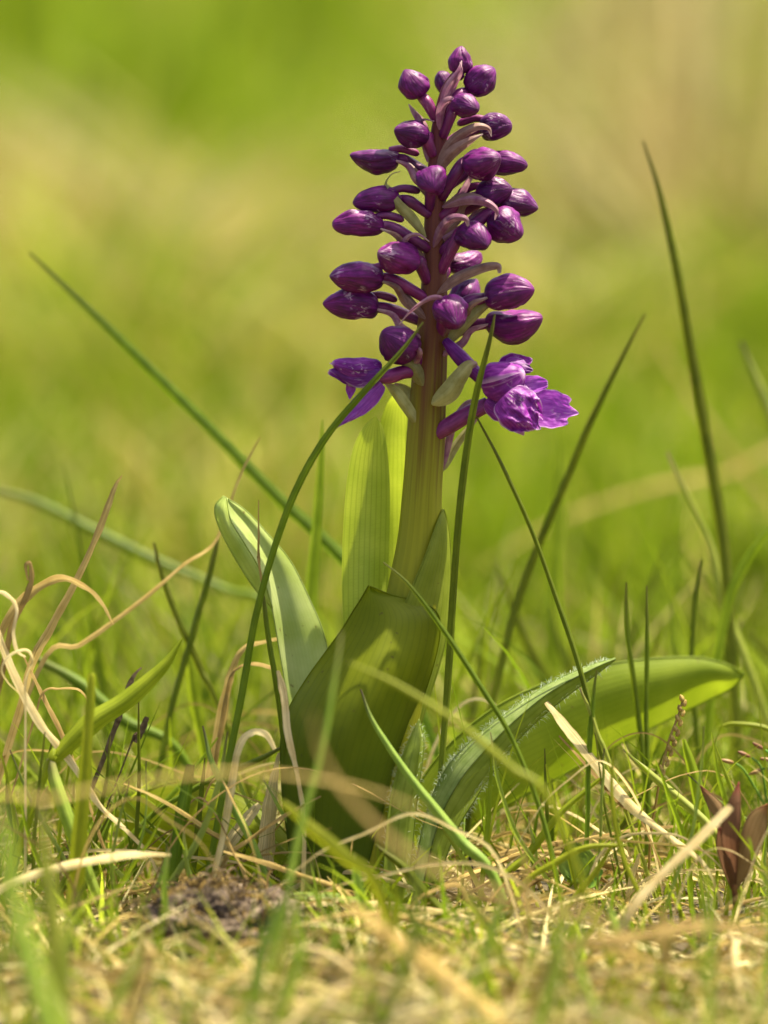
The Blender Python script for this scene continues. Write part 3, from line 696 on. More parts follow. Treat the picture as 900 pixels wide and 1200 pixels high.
# ---- bracts (points in px, depth mm; widths px)
BRACTS = [
    ('bract_pink', [(541, 71, -4), (537, 84, -5), (526, 101, -4), (517, 124, -3)], [2, 8, 14, 12]),
    ('bract_pink', [(539, 73, -6), (541, 84, -6), (533, 98, -4), (526, 118, -2)], [1.5, 4, 9, 9]),
    ('bract_pink', [(532, 133, -6), (534, 122, -6.5), (527, 117, -6), (518, 126, -5), (515, 152, -3)], [1.5, 7, 11, 14, 14]),
    ('bract', [(576, 160, -5), (572, 150, -5.5), (556, 149, -6), (532, 164, -5), (513, 190, -3)], [1.5, 7, 13, 16, 13]),
    ('bract', [(566, 157, -8), (548, 166, -8), (528, 180, -6), (511, 202, -3)], [1.5, 12, 18, 15]),
    ('bract', [(548, 190, -3), (538, 200, -3), (527, 210, -2), (516, 226, -2)], [3, 12, 14, 12]),
    ('bract_pink', [(580, 258, -9), (582, 246, -10), (568, 236, -10), (545, 234, -8), (518, 243, -4)], [1.5, 8, 13, 15, 10]),
    ('bract', [(575, 240, -8), (560, 231, -8), (542, 231, -7), (520, 240, -4)], [3, 9, 11, 8]),
    ('bract_pink', [(549, 266, -11), (545, 256, -12), (530, 256, -11), (518, 268, -8), (508, 290, -4)], [4, 9, 13, 15, 12]),
    ('bract_pink', [(479, 122, 1), (486, 132, 0), (496, 146, -1), (503, 166, -2)], [2, 9, 13, 12]),
    ('bract_pink', [(509, 142, -3), (497, 140, -3), (493, 148, -2), (501, 190, -2)], [1.5, 4, 8, 10]),
    ('bract', [(478, 190, 0), (484, 200, -1), (492, 212, -2), (503, 232, -2)], [3, 12, 15, 12]),
    ('bract_pale', [(469, 201, -2), (459, 204, -3), (452, 214, -3), (455, 222, -3), (466, 240, -4), (482, 256, -4), (499, 278, -3)], [1, 1.6, 3, 8, 13, 14, 12]),
    ('bract_pink', [(503, 283, -8), (490, 275, -9), (478, 278, -8), (476, 290, -6), (499, 322, -3)], [1.5, 5, 7, 12, 12]),
    ('bract', [(466, 262, 0), (474, 272, -1), (484, 288, -2), (500, 310, -2)], [2, 12, 14, 12]),
    ('bract', [(586, 320, -7), (583, 311, -8), (562, 314, -8), (534, 326, -7), (512, 344, -4)], [5, 12, 16, 18, 13]),
    ('bract_pale', [(577, 355, -4), (562, 364, -4), (543, 382, -4), (524, 404, -3)], [4, 13, 17, 12]),
    ('bract', [(458, 328, -1), (468, 340, -2), (480, 352, -3), (500, 374, -3)], [3, 13, 15, 13]),
    ('bract_pink', [(468, 380, -9), (482, 364, -11), (502, 350, -12), (516, 349, -12), (520, 358, -11)], [1.5, 4, 7, 8, 6]),
    ('bract_pale', [(470, 416, -5), (478, 424, -5.5), (487, 434, -5), (496, 452, -4)], [10, 17, 19, 14]),
    ('bract_pale', [(452, 449, -3), (462, 458, -4), (474, 474, -4), (491, 500, -3)], [4, 13, 15, 12]),
    ('bract_pale', [(462, 450, 0), (472, 456, 0), (480, 466, 0), (490, 482, 0)], [3, 12, 18, 14]),
    ('bract_pale', [(559, 426, -7), (549, 429, -8), (537, 444, -8.5), (526, 460, -8), (506, 474, -6)], [6, 15, 21, 25, 20]),
    ('bract_pink', [(558, 468, -1), (545, 474, -1), (532, 494, 0), (524, 522, 1), (518, 552, 1)], [4, 10, 12, 12, 8]),
    ('bract_pale', [(560, 490, 3), (544, 508, 3), (530, 528, 3), (519, 552, 2)], [2, 9, 11, 8]),
]
for k, (mt, pts, wd) in enumerate(BRACTS):
    p3 = spline(pts, 22); S = np.array([W(p[0], p[1], p[2] / 1000) for p in p3])
    ww = np.clip(spline([(q,) for q in wd], 22)[:, 0], 0.8, None) * PX * (0.95 if mt == 'bract_pale' else 0.78)
    ww = ww * np.sqrt(np.clip(1 - np.clip((np.linspace(0, 1, 22) - 0.8) / 0.2, 0, 1) ** 2 * 0.96, 0.04, 1))
    v, f, u = ribbon_geo(S, ww, roll=random.uniform(-0.4, 0.4), fold=0.42, nv=9, wob=0.02)
    mk('bract', v, f, M[mt], orchid, u)

for k in (7, 9, 12, 13, 14, 18, 19, 20, 21, 23):
    bx, by, ang, tw_, Lp, Wp, dm, row, bow, _ = BUDS[k]
    sx, sr = stem_at(row + 14); sg_ = math.copysign(1, bx - sx)
    x1 = bx - math.cos(math.radians(ang)) * Lp * 0.45; d1 = dm - 1.5
    pts = [(x1 + 3 * sg_, by + 3, d1), (x1 * 0.7 + sx * 0.3, by * 0.75 + (row + 10) * 0.25 + 3, d1 - 0.5), (x1 * 0.35 + (sx + sg_ * sr) * 0.65, by * 0.3 + (row + 12) * 0.7 + 3, -3), (sx + sg_ * sr * 0.7, row + 18, -2.5)]
    p3 = spline(pts, 18); S = np.array([W(p[0], p[1], p[2] / 1000) for p in p3])
    ww = np.interp(np.linspace(0, 1, 18), [0, 0.3, 0.75, 1], [1.5, 7, 10, 6]) * PX
    v, f, u = ribbon_geo(S, ww, roll=random.uniform(-0.5, 0.5), fold=0.42, nv=9, wob=0.03)
    mk('bract', v, f, M['bract_pink' if k % 2 else 'bract'], orchid, u)

# ---- open flowers
def petal(name, parent, o, dr, nr, L, Wd, mat, cup=0.3, curl=0.0, ruffle=0.0, lobes=0, notch=0.0, nu=20, nv=17, blunt=0.6, seed=0, waves=5, crumple=0.0):
    o = np.array(o); dr = unit(np.array(dr)); sdv = unit(np.cross(dr, np.array(nr))); nr = np.cross(sdv, dr)
    V, UVs = [], []
    for i in range(nu):
        s = i / (nu - 1)
        prof = (math.sin(math.pi * min(1, s ** 0.75 * 0.86 + 0.06)) ** blunt)
        for j in range(nv):
            t = j / (nv - 1) * 2 - 1
            ext = 1 + (notch * math.cos(lobes * math.pi * t) * s if lobes else 0) - 0.22 * t * t * s
            w_ = Wd / 2 * prof * (1 + 0.025 * math.sin(s * 17 + seed + 3 * np.sign(t)) * abs(t))
            z = cup * w_ * (t * t) + curl * L * s * s + ruffle * Wd * abs(t) ** 0.8 * s * math.sin(waves * (t + s) * 2.2 + seed)
            z += ruffle * 0.6 * Wd * s ** 3 * math.sin(waves * 2.6 * t + seed * 1.7)
            if crumple:
                q3 = Vector((s * L * 420 + seed, t * Wd * 260, seed * 1.3))
                z += crumple * Wd * s * (noise.noise(q3) + 0.5 * noise.noise(q3 * 2.3))
                if crumple > 0.1: ext *= 1 + 0.08 * s * s * noise.noise(Vector((t * 4.5, seed, 2)))
            V.append(o + dr * (L * s * ext) + sdv * (w_ * t) + nr * z); UVs.append((j / (nv - 1), s))
    return mk(name, V, grid_faces(nu, nv), mat, parent, UVs, origin=o)

def tube_part(name, parent, pts, rr, mat):
    S = spline([np.array(W(p[0], p[1], p[2] / 1000)) for p in pts], 20)
    v, f, u = tube_geo(S, spline([(q,) for q in rr], 20)[:, 0] * PX, 14, ridge=0.04, ridges=3)
    return mk(name, v, f, mat, parent, u)

def vec(a, b_): return np.array(W(*b_[:2], b_[2] / 1000)) - np.array(W(*a[:2], a[2] / 1000))
P3 = lambda a: W(a[0], a[1], a[2] / 1000)
# right flower
fr = empty('open_flower', W(566, 470, -0.004)); fr.parent = orchid; fr.location = ORG[fr.name] - ORG[orchid.name]
fr['label'] = 'open violet flower with ruffled lip'
tube_part('ovary', fr, [(512, 508, -2), (530, 497, -3.5), (548, 486, -4), (572, 474, -4)], [9, 10, 10, 9], M['stalk'])
tube_part('spur', fr, [(522, 399, -4), (534, 413, -5), (548, 428, -5), (568, 448, -4)], [5, 8.5, 9, 7], M['petal'])
c = np.array(W(590, 444, -0.006))
v, f, u = bud_geo(c, unit(Ra * 0.86 + Ua * 0.25 - Fa * 0.45), 54 * PX, 50 * PX, Ua, 41, 26, 36)
mk('hood', v, f, M['petal'], fr, u, origin=c)
petal('sepal', fr, P3((585, 436, 0)), Ra * 0.9 + Ua * 0.35, -Fa + Ua * 0.2, 42 * PX, 30 * PX, M['petal'], cup=0.5, ruffle=0.04, seed=1)
petal('sepal', fr, P3((578, 456, -8)), Ra * 0.85 - Ua * 0.35 - Fa * 0.35, -Fa, 58 * PX, 40 * PX, M['petal'], cup=-0.5, curl=-0.2, ruffle=0.07, seed=2, nu=30, nv=29, crumple=0.12)
petal('sepal', fr, P3((570, 468, -7)), Ra * 0.8 - Ua * 0.55 - Fa * 0.2, -Fa, 46 * PX, 30 * PX, M['petal'], cup=-0.5, curl=-0.15, ruffle=0.06, seed=3, nu=30, nv=29, crumple=0.12)
petal('sepal', fr, P3((592, 424, -5)), Ra * 0.95 - Ua * 0.3 - Fa * 0.1, -Fa + Ua * 0.4, 34 * PX, 26 * PX, M['petal'], cup=-0.5, ruffle=0.05, seed=6)
petal('lip', fr, P3((592, 462, -11)), Ra * 0.62 - Ua * 0.62 - Fa * 0.25, -Fa + Ra * 0.2, 54 * PX, 54 * PX, M['petal'], cup=-0.22, curl=-0.18, ruffle=0.10, lobes=2, notch=0.05, nu=40, nv=41, seed=4, waves=4, crumple=0.16, blunt=0.35)
petal('lip_lobe', fr, P3((606, 452, -4)), Ra + Ua * 0.03 - Fa * 0.1, -Fa + Ua * 0.3, 38 * PX, 22 * PX, M['lip'], cup=0.3, curl=0.05, ruffle=0.03, lobes=1, notch=-0.05, seed=5, nu=26, nv=29, crumple=0.06, blunt=0.35)
petal('lip_lobe', fr, P3((618, 476, -5)), Ra * 0.97 - Ua * 0.14, -Fa + Ua * 0.15, 56 * PX, 46 * PX, M['lip'], cup=0.15, curl=0.05, ruffle=0.012, lobes=2, notch=0.08, nu=34, nv=41, seed=7, blunt=0.27, crumple=0.05)
# left flower
fl = empty('open_flower', W(447, 440, -0.004)); fl.parent = orchid; fl.location = ORG[fl.name] - ORG[orchid.name]
fl['label'] = 'half open violet flower with drooping narrow lip'
tube_part('ovary', fl, [(490, 436, -2), (474, 436, -5), (458, 441, -6), (440, 444, -6)], [7, 8, 8.5, 7], M['stalk'])
c = np.array(W(418, 428, -0.006))
v, f, u = bud_geo(c, unit(-Ra * 0.97 + Ua * 0.08 - Fa * 0.25), 60 * PX, 31 * PX, Ua, 57, 30, 48)
mk('hood', v, f, M['petal'], fl, u, origin=c)
petal('sepal', fl, P3((448, 434, -8)), -Ra + Ua * 0.05, -Fa * 0.75 + Ua * 0.65, 62 * PX, 34 * PX, M['petal'], cup=-0.75, curl=-0.06, ruffle=0.02, nu=26, seed=2, blunt=0.75)
petal('sepal', fl, P3((446, 430, -3)), -Ra * 0.97 + Ua * 0.12, Ua - Fa * 0.2, 60 * PX, 30 * PX, M['petal'], cup=-0.6, curl=-0.05, ruffle=0.03, seed=3)
petal('sepal', fl, P3((440, 438, -1)), -Ra * 0.96 + Ua * 0.02 + Fa * 0.1, -Fa + Ua * 0.1, 56 * PX, 34 * PX, M['petal'], cup=0.5, curl=0.05, ruffle=0.03, seed=4)
petal('throat', fl, P3((444, 440, -6)), -Ra * 0.9 - Ua * 0.28, -Fa, 38 * PX, 20 * PX, M['throat'], cup=0.4, seed=5)
petal('lip', fl, P3((448, 450, -8)), -Ra * 0.74 - Ua * 0.66, -Fa * 0.9 + Ua * 0.35, 76 * PX, 25 * PX, M['lip'], cup=-0.35, curl=-0.03, ruffle=0.06, lobes=1, notch=0.04, nu=32, nv=27, seed=6, waves=6, crumple=0.12)
petal('lip_lobe', fl, P3((412, 446, -4)), -Ra * 0.1 - Ua, -Fa, 22 * PX, 12 * PX, M['lip'], cup=0.3, seed=7)

# ------------------------------------------------------------------ hairy leaved plant at the orchid's foot
hp = empty('hairy_plant', W(478, 1075, -0.006))
tag(hp, 'small plant with narrow white haired leaves at the foot of the orchid', 'plant')
H_up = [(721, 771, -4), (690, 780, -5), (640, 803, -6), (590, 838, -8), (548, 872, -9), (520, 905, -9), (498, 960, -8), (476, 1070, -6)]
H_mid = [(721, 772, -5), (690, 786, -8), (642, 813, -10), (597, 850, -12), (562, 886, -13), (537, 918, -13), (512, 970, -11), (488, 1071, -8)]
H_lo = [(721, 773, -4), (692, 795, -5), (648, 829, -6), (608, 866, -7), (580, 902, -8), (558, 935, -8), (530, 985, -7), (502, 1072, -5)]
hl = leaf('leaf', H_up, H_mid, [0, .3, .5, .5, .5, .3, .2, 0], M['hairy_top'], 'blue green haired upper half of a folded leaf', parent=hp, nu=50, nv=7, r=0.8)
hl2 = leaf('leaf', H_mid, H_lo, [0, .4, .8, 1, 1, .8, .5, .2], M['hairy'], 'green haired half of the folded leaf', parent=hp, nu=50, nv=7, r=0.8)
s1 = [(491, 843, -8), (477, 872, -9), (465, 905, -9), (454, 960, -8), (446, 1070, -6)]
s2 = [(491, 843, -8), (497, 872, -7), (492, 915, -7), (486, 965, -6), (476, 1070, -5)]
hl3 = leaf('leaf', s1, s2, [0, 1.5, 2.5, 2.5, 2], M['hairy'], 'short upright haired leaf', parent=hp, nu=34, nv=9, r=0.8)
def hairs(parent, V, nu, nv, n, lmin, lmax, rows):
    vs, fs, us = [], [], []
    for _ in range(n):
        i = random.randint(2, nu - 2); j = random.choice(rows)
        p = Vector(V[i * nv + j]).lerp(Vector(V[(i + 1) * nv + j]), random.random())
        out = Vector((random.gauss(0, 1), random.gauss(-0.5, 0.8), random.gauss(0.3, 1))).normalized()
        if j in (0, nv - 1):
            e = (Vector(V[i * nv + j]) - Vector(V[i * nv + nv // 2])).normalized(); out = (out * 1.1 + e).normalized()
        Lh = random.uniform(lmin, lmax) * PX
        t = out.cross(Fv).normalized() * (0.22 * PX)
        q = p + out * Lh; m_ = p + out * Lh * 0.55 + Vector((0, 0, 0.15 * Lh))
        k = len(vs)
        vs += [p - t, p + t, m_ + t * 0.8, m_ - t * 0.8, q]; fs += [(k, k + 1, k + 2, k + 3), (k + 3, k + 2, k + 4)]; us += [(0, 0)] * 5
    o = mk('hairs', vs, fs, M['hair'], parent, us); o['kind'] = 'stuff'
    return o
def coords(o): return [Vector(q.co) + ORG[o.name] for q in o.data.vertices]
hairs(hl, coords(hl), 50, 7, 480, 4, 10, [0, 0, 0, 1])
hairs(hl2, coords(hl2), 50, 7, 480, 4, 11, [6, 6, 6, 5])
hairs(hl3, coords(hl3), 34, 9, 260, 4, 9, [0, 0, 8, 8, 7])

# ------------------------------------------------------------------ single blades of grass and straw
def ground_point(p, dirx=0.0):
    x, y = p[0] + dirx, p[1]
    return Vector((x, y, float(gz(x, y)) - 0.0025))

def blade(name, label, cat, mat, pts, wd, group=None, roll=0.0, fold=0.25, n=34, root=True, twist=0.0, nv=5):
    """pts tip first: (px, py, depth mm)"""
    P = [W(p[0], p[1], p[2] / 1000) for p in pts]
    wm = [w_ / K * (D + p[2] / 1000) for w_, p in zip(wd, pts)]
    if root:
        e = P[-1]; t = P[-1] - P[-2]
        gp = ground_point(e)
        if e.z > gp.z + 0.002:
            h = e.z - gp.z
            dx = max(-0.35, min(0.35, t.x / max(1e-6, -t.z) if t.z < 0 else 0)) * h
            P.append(ground_point(e, dx)); wm.append(wm[-1] * 0.85)
    if mat in ('pale', 'tan', 'brown', 'dark'): n = max(n, 44)
    S = spline(P, n); ww = np.clip(spline([(q,) for q in wm], n)[:, 0], 0.4 * PX, None)
    if mat in ('pale', 'tan', 'brown', 'dark'):
        sd0 = len(ORG) * 1.37
        ww = ww * np.array([1 + 0.28 * noise.noise(Vector((i * 0.33, sd0, 0))) + 0.12 * noise.noise(Vector((i * 1.1, sd0, 5))) for i in range(n)])
        S = S + np.array([[0.5 * PX * noise.noise(Vector((i * 0.4, sd0, q))) * (i / n < 0.9) for q in (1, 2, 3)] for i in range(n)])
    else:
        sd0 = len(ORG) * 0.73
        S = S + np.array([[1.3 * PX * noise.noise(Vector((i * 5.0 / n, sd0, q))) * min(1, (n - 1 - i) / 6) for q in (1, 2, 3)] for i in range(n)])
        ww = ww * np.array([1 + 0.14 * noise.noise(Vector((i * 7.0 / n, sd0, 9))) for i in range(n)])
    v, f, u = ribbon_geo(S, ww, roll, fold, nv, twist, wob=0.06 if mat in ('pale', 'tan', 'brown') else 0.0)
    o = mk(name, v, f, M[mat], None, u, origin=P[-1])
    return tag(o, label, cat, group)

GB, DS = 'grass_blade', 'dry_straw'
HERO = [
    (GB, 'long slender green grass blade arching up across the half open flower to the buds', 'deep', [(496, 378, -14), (470, 412, -15), (425, 462, -15), (378, 520, -14), (338, 598, -13), (303, 710, -12), (284, 810, -11), (266, 900, -10), (245, 1020, -9)], [2, 5, 8, 8.5, 8.5, 8.5, 8, 8, 7]),
    (GB, 'dark green grass blade standing straight in front of the ruffled open flower', 'deep', [(580, 368, -14), (573, 402, -14), (555, 480, -13), (541, 580, -12), (532, 700, -10), (524, 820, -8), (518, 900, -7)], [2, 6, 9, 9.5, 9.5, 9, 8]),
    (GB, 'thin green grass stem slanting down from under the ruffled open flower', 'deep', [(558, 488, -9), (590, 550, -9), (625, 625, -8), (655, 710, -8), (680, 785, -9), (705, 880, -10), (722, 960, -10)], [2, 4.5, 5.5, 6, 6.5, 6.5, 6]),
    (GB, 'thin green blade crossing in front of the sheathed stem and the hairy leaf', 'deep', [(450, 659, -17), (480, 686, -18), (520, 738, -18), (560, 800, -19), (600, 866, -20), (635, 955, -20), (656, 1040, -20)], [2, 4, 6, 6.5, 6.5, 6.5, 6]),
    (GB, 'short dark blade beside the pale curled orchid leaf', 'deep', [(307, 690, -10), (312, 730, -10), (322, 790, -10), (331, 862, -9), (336, 940, -8)], [2, 6, 7, 7, 6]),
    (GB, 'blunt tipped green grass blade standing upright before the broad slanting blade', 'bright', [(106, 789, -36), (107, 800, -36), (104, 850, -36), (97, 930, -35), (90, 1020, -34), (86, 1090, -33)], [7, 10, 12, 17, 20, 18]),
    (GB, 'broad bright green blade slanting up past the bleached straw', 'bright', [(214, 748, -12), (190, 782, -13), (150, 818, -14), (105, 848, -16), (68, 884, -17), (55, 900, -18)], [2, 14, 22, 25, 18, 10]),
    (GB, 'green blade drooping below the broad bright blade', 'yellow', [(58, 888, -18), (66, 925, -20), (84, 975, -22), (110, 1040, -24)], [8, 16, 15, 12]),
    (GB, 'brown tipped green blade crossing the foot of the orchid', 'browntip', [(423, 808, -20), (436, 842, -21), (460, 882, -22), (500, 935, -23), (540, 985, -24), (575, 1020, -25)], [2, 5, 8, 11, 14, 12]),
    (GB, 'green blade running below the hairy plant', 'deep', [(440, 990, -28), (470, 1015, -28), (500, 1050, -27), (530, 1085, -27)], [3, 10, 14, 12]),
    (GB, 'long soft green blade slanting down to the young leaf behind the pale curled leaf', 'deep', [(34, 296, 58), (90, 350, 60), (170, 428, 60), (250, 508, 58), (330, 588, 55), (400, 655, 50), (450, 720, 45), (480, 800, 40)], [3, 9, 13, 15, 16, 16, 15, 14]),
    (GB, 'tallest green blade, soft focused, rising to the height of the upper buds', 'deep', [(754, 165, 52), (775, 230, 53), (795, 320, 54), (812, 420, 55), (830, 520, 56), (848, 640, 57), (856, 760, 58)], [2, 7, 10, 12, 14, 15, 14]),
    (GB, 'soft green blade leaning away from the orchid beyond the ruffled flower', 'deep', [(756, 368, 44), (728, 420, 44), (695, 490, 44), (665, 560, 45), (635, 630, 45), (605, 710, 45), (585, 790, 45)], [2, 5, 8, 9, 10, 10, 10]),
    (GB, 'soft green blade lying low and far behind the curled straws', 'deep', [(-30, 568, 115), (40, 588, 115), (110, 622, 112), (180, 656, 110), (260, 690, 108), (330, 730, 105)], [6, 10, 11, 11, 10, 8]),
    (GB, 'soft upright green blade just behind the young yellow green leaf', 'bright', [(378, 492, 42), (376, 540, 42), (371, 610, 42), (364, 690, 42), (358, 780, 42)], [2, 9, 13, 16, 16]),
    (GB, 'wide very soft green blade upright beyond the ruffled flower', 'bright', [(655, 500, 110), (655, 580, 110), (650, 680, 110), (648, 780, 108)], [6, 17, 20, 20]),
    (GB, 'thin bent green blade upright before the long arching leaf', 'deep', [(734, 682, 18), (734, 730, 18), (741, 790, 18), (750, 860, 18), (758, 940, 17)], [2, 6, 7, 7.5, 7]),
    (GB, 'thin straight green blade upright before the long arching leaf', 'deep', [(758, 686, 14), (758, 750, 14), (757, 830, 14), (760, 920, 13), (758, 1000, 12)], [2, 5, 6, 6.5, 6]),
    (GB, 'green blade rising behind the end of the long arching leaf', 'deep', [(822, 656, 40), (814, 720, 40), (811, 790, 40), (818, 860, 40)], [3, 7, 8, 8]),
    (GB, 'bright green blade leaning over beyond the tip of the arching leaf', 'bright', [(910, 610, 48), (880, 650, 48), (856, 700, 48), (838, 790, 48), (828, 880, 48)], [6, 11, 12, 12, 11]),
    (GB, 'pale yellow green blade crossing behind the tallest blade', 'yellow', [(782, 530, 62), (805, 580, 62), (832, 640, 62), (850, 710, 60), (880, 790, 58)], [3, 8, 10, 12, 12]),
    (GB, 'dim brown tipped blade standing beyond the tallest blade', 'browntip', [(868, 400, 95), (885, 440, 95), (905, 490, 95), (930, 560, 95)], [4, 9, 12, 12]),
    (GB, 'green blade leaning away from the orchid, crossed by another behind the curled straws', 'deep', [(180, 636, 35), (190, 680, 35), (212, 735, 34), (235, 785, 33), (256, 830, 32)], [3, 7, 8, 9, 8]),
    (GB, 'green blade leaning toward the orchid, crossed by another behind the curled straws', 'deep', [(256, 628, 34), (243, 680, 34), (226, 740, 33), (205, 810, 32), (190, 880, 32)], [4, 8, 9, 9, 9]),
    (GB, 'broad bright green blade at the foot of the two crossed blades', 'bright', [(218, 742, 42), (222, 780, 42), (230, 830, 42), (240, 880, 42)], [7, 14, 17, 15]),
    (GB, 'dark soft blade falling behind the broad bright slanting blade', 'deep', [(40, 770, 45), (95, 800, 42), (150, 845, 40), (215, 885, 38)], [8, 15, 16, 12]),
    (GB, 'thin dark upright blade beside the shrivelled dead leaf', 'deep', [(163, 820, -4), (163, 870, -4), (162, 930, -4), (160, 990, -4)], [1.5, 3.5, 4.5, 5]),
    (GB, 'stout upright green blade in the tuft behind the soil clod', 'deep', [(224, 896, -14), (219, 925, -14), (211, 975, -15), (203, 1035, -15)], [10, 15, 17, 15]),
    (GB, 'narrow green blade in the tuft behind the soil clod', 'deep', [(240, 888, -10), (236, 930, -10), (230, 990, -10), (224, 1040, -10)], [2, 6, 8, 7]),
    (GB, 'dark tipped green blade crossing the bent pale straw', 'browntip', [(238, 850, -16), (248, 890, -17), (272, 940, -18), (298, 990, -18), (318, 1040, -18)], [2, 7, 9, 9, 8]),
    (GB, 'green blade leaning from the tuft onto the broad front leaf', 'deep', [(330, 876, 4), (290, 896, 4), (230, 922, 5), (160, 975, 6)], [4, 7, 7, 6]),
    (GB, 'thin fresh green blade upright by the hairy leaf', 'bright', [(575, 888, -12), (575, 920, -12), (571, 970, -12), (566, 1020, -12)], [2, 5, 6.5, 6]),
    (GB, 'shade green blade behind the fresh blade by the hairy leaf', 'deep', [(562, 900, 8), (555, 930, 8), (546, 985, 8)], [5, 8, 8]),
    (GB, 'green blade slanting up across the seedling by the split straw', 'bright', [(720, 900, -10), (690, 925, -11), (655, 955, -12), (620, 1000, -13), (590, 1030, -14)], [2, 6, 8, 10, 8]),
    (GB, 'green blade arching over the seedling', 'bright', [(735, 990, -28), (690, 992, -28), (650, 1010, -28), (610, 1040, -28)], [3, 7, 9, 9]),
    (GB, 'pale green pointed blade standing by the reddish leaf', 'bright', [(801, 866, 6), (808, 890, 6), (818, 930, 6), (826, 975, 6), (830, 1020, 6)], [4, 11, 15, 16, 14]),
    (GB, 'thin yellow edged blade slanting down to the reddish plant', 'yellow', [(730, 878, -4), (760, 905, -5), (800, 940, -6), (845, 985, -8)], [2, 8, 10, 9]),
    (GB, 'short dark blade touching the tip of the hairy leaf', 'deep', [(700, 785, -12), (694, 830, -12), (690, 880, -12), (688, 950, -12)], [2, 6, 7, 6]),
    (GB, 'thin brown green blade upright in front of the split pale straw', 'browntip', [(708, 877, -16), (707, 910, -16), (705, 955, -16)], [2, 4, 4]),
    (GB, 'curved pale green blade above the red tipped sprout', 'bright', [(842, 852, 22), (860, 848, 22), (885, 850, 22), (905, 858, 22), (925, 890, 22)], [2, 5, 6, 6, 6]),
    (GB, 'small yellow blade near the upper end of the split pale straw', 'yellow', [(680, 806, -12), (690, 830, -12), (702, 862, -12), (716, 900, -12)], [2, 5, 6, 6]),
    (GB, 'soft bright green blade crossing low over the broad front leaf', 'bright', [(408, 775, -80), (470, 805, -82), (540, 850, -84), (600, 900, -86), (650, 950, -88)], [2, 7, 9, 10, 9]),
    (GB, 'blurred bright green blade in front of the foot of the leaf', 'bright', [(330, 940, -75), (365, 972, -76), (405, 1005, -78), (440, 1040, -80)], [6, 15, 17, 14]),
    (GB, 'faint upright blade blurred across the front leaf', 'yellow', [(400, 740, -80), (392, 800, -82), (378, 880, -84), (350, 985, -86), (330, 1080, -88)], [2, 5, 7, 9, 9]),
    (GB, 'large very blurred yellow green blade before the blunt green blade', 'yellow', [(-5, 930, -190), (8, 1000, -190), (25, 1090, -190), (60, 1210, -190)], [4, 18, 26, 30]),
    (GB, 'blurred yellow green upright blade before the bleached straw', 'yellow', [(48, 925, -120), (52, 1000, -120), (62, 1080, -120), (70, 1160, -120)], [4, 14, 20, 20]),
    # straw
    (DS, 'straight tan dead grass stem with a frayed pointed tip among curled straws', 'tan', [(143, 557, -4), (134, 572, -4), (122, 605, -4), (98, 662, -3), (62, 730, -2), (38, 775, 0), (20, 840, 4)], [1.5, 8, 13, 13, 14, 14, 12]),
    (DS, 'curled tan straw arching over to a pale pointed end', 'tan', [(133, 732, -14), (118, 705, -14), (100, 688, -14), (72, 677, -14), (42, 690, -14), (18, 712, -14), (0, 745, -14), (-14, 800, -14)], [2, 6, 8, 11, 14, 14, 12, 9]),
    (DS, 'dark curled straw with a white hooked tip', 'brown', [(33, 680, -17), (30, 664, -17), (35, 660, -17), (37, 680, -17), (28, 706, -17), (14, 735, -16), (2, 790, -15)], [3, 5, 6, 8, 9, 10, 9]),
    (DS, 'bleached white straw running down past the broad slanting blade', 'pale', [(-8, 728, -18), (6, 765, -18), (20, 798, -18), (45, 845, -17), (72, 878, -16), (95, 910, -15), (118, 945, -14), (150, 975, -12), (180, 1012, -10)], [9, 12, 13, 12, 12, 11, 9, 7, 6]),
    (DS, 'thin pale looped straw over the top of the bleached straw', 'pale', [(30, 770, -20), (20, 762, -20), (16, 740, -20), (20, 715, -20), (12, 700, -20), (-4, 698, -20), (-12, 760, -20)], [3, 5, 6, 6, 6, 6, 6]),
    (DS, 'small curly straw end looping beside the bleached straw', 'pale', [(22, 812, -22), (8, 798, -22), (2, 782, -22), (14, 766, -22), (32, 762, -22), (38, 775, -22), (30, 800, -21), (30, 850, -20)], [2, 3.5, 4, 4.5, 4.5, 4, 4, 4]),
    (DS, 'thin tan dead stem slanting up behind the pale curled leaf', 'tan', [(305, 512, 26), (280, 560, 26), (254, 632, 24), (215, 662, 22), (160, 708, 20), (95, 755, 18), (45, 785, 16)], [2, 4, 5, 6, 7, 7, 7]),
    (DS, 'thin red brown straw upright against the pale curled leaf', 'brown', [(303, 586, -8), (303, 620, -8), (304, 660, -8), (308, 690, -9)], [1.5, 3, 4, 4]),
    (DS, 'brown straw slanting behind the bleached straw', 'brown', [(28, 770, -6), (50, 815, -6), (75, 865, -6), (100, 930, -6)], [3, 8, 9, 8]),
    (DS, 'pale flat straw bent over like a hook beside the broad front leaf', 'pale', [(322, 878, -19), (312, 861, -19), (296, 858, -19), (281, 872, -19), (272, 912, -19), (262, 975, -19), (249, 1035, -19)], [5, 10, 12, 12, 12, 12, 11]),
    (DS, 'long pale straw hanging down the edge of the front leaf', 'pale', [(326, 786, -14), (333, 815, -15), (338, 862, -17), (349, 910, -19), (356, 960, -20), (356, 1020, -21), (350, 1075, -22)], [7, 12, 10, 7, 7, 7, 6]),
    (DS, 'broad papery straw sheath standing beside the hooked pale straw', 'pale', [(327, 882, -3), (320, 920, -3), (315, 965, -3), (312, 1010, -3)], [4, 16, 24, 26]),
    (DS, 'pale papery straw leaning on the tuft by the hooked straw', 'pale', [(304, 942, 2), (285, 965, 2), (262, 1000, 2)], [10, 22, 24]),
    (DS, 'tan straw slanting below the bent pale straw', 'tan', [(262, 998, -22), (300, 1008, -23), (350, 1025, -24), (410, 1050, -25)], [3, 7, 8, 6]),
    (DS, 'thin brown straw slanting up to the front leaf', 'brown', [(376, 933, -20), (335, 955, -20), (295, 982, -20), (262, 1012, -20)], [2, 6, 6, 6]),
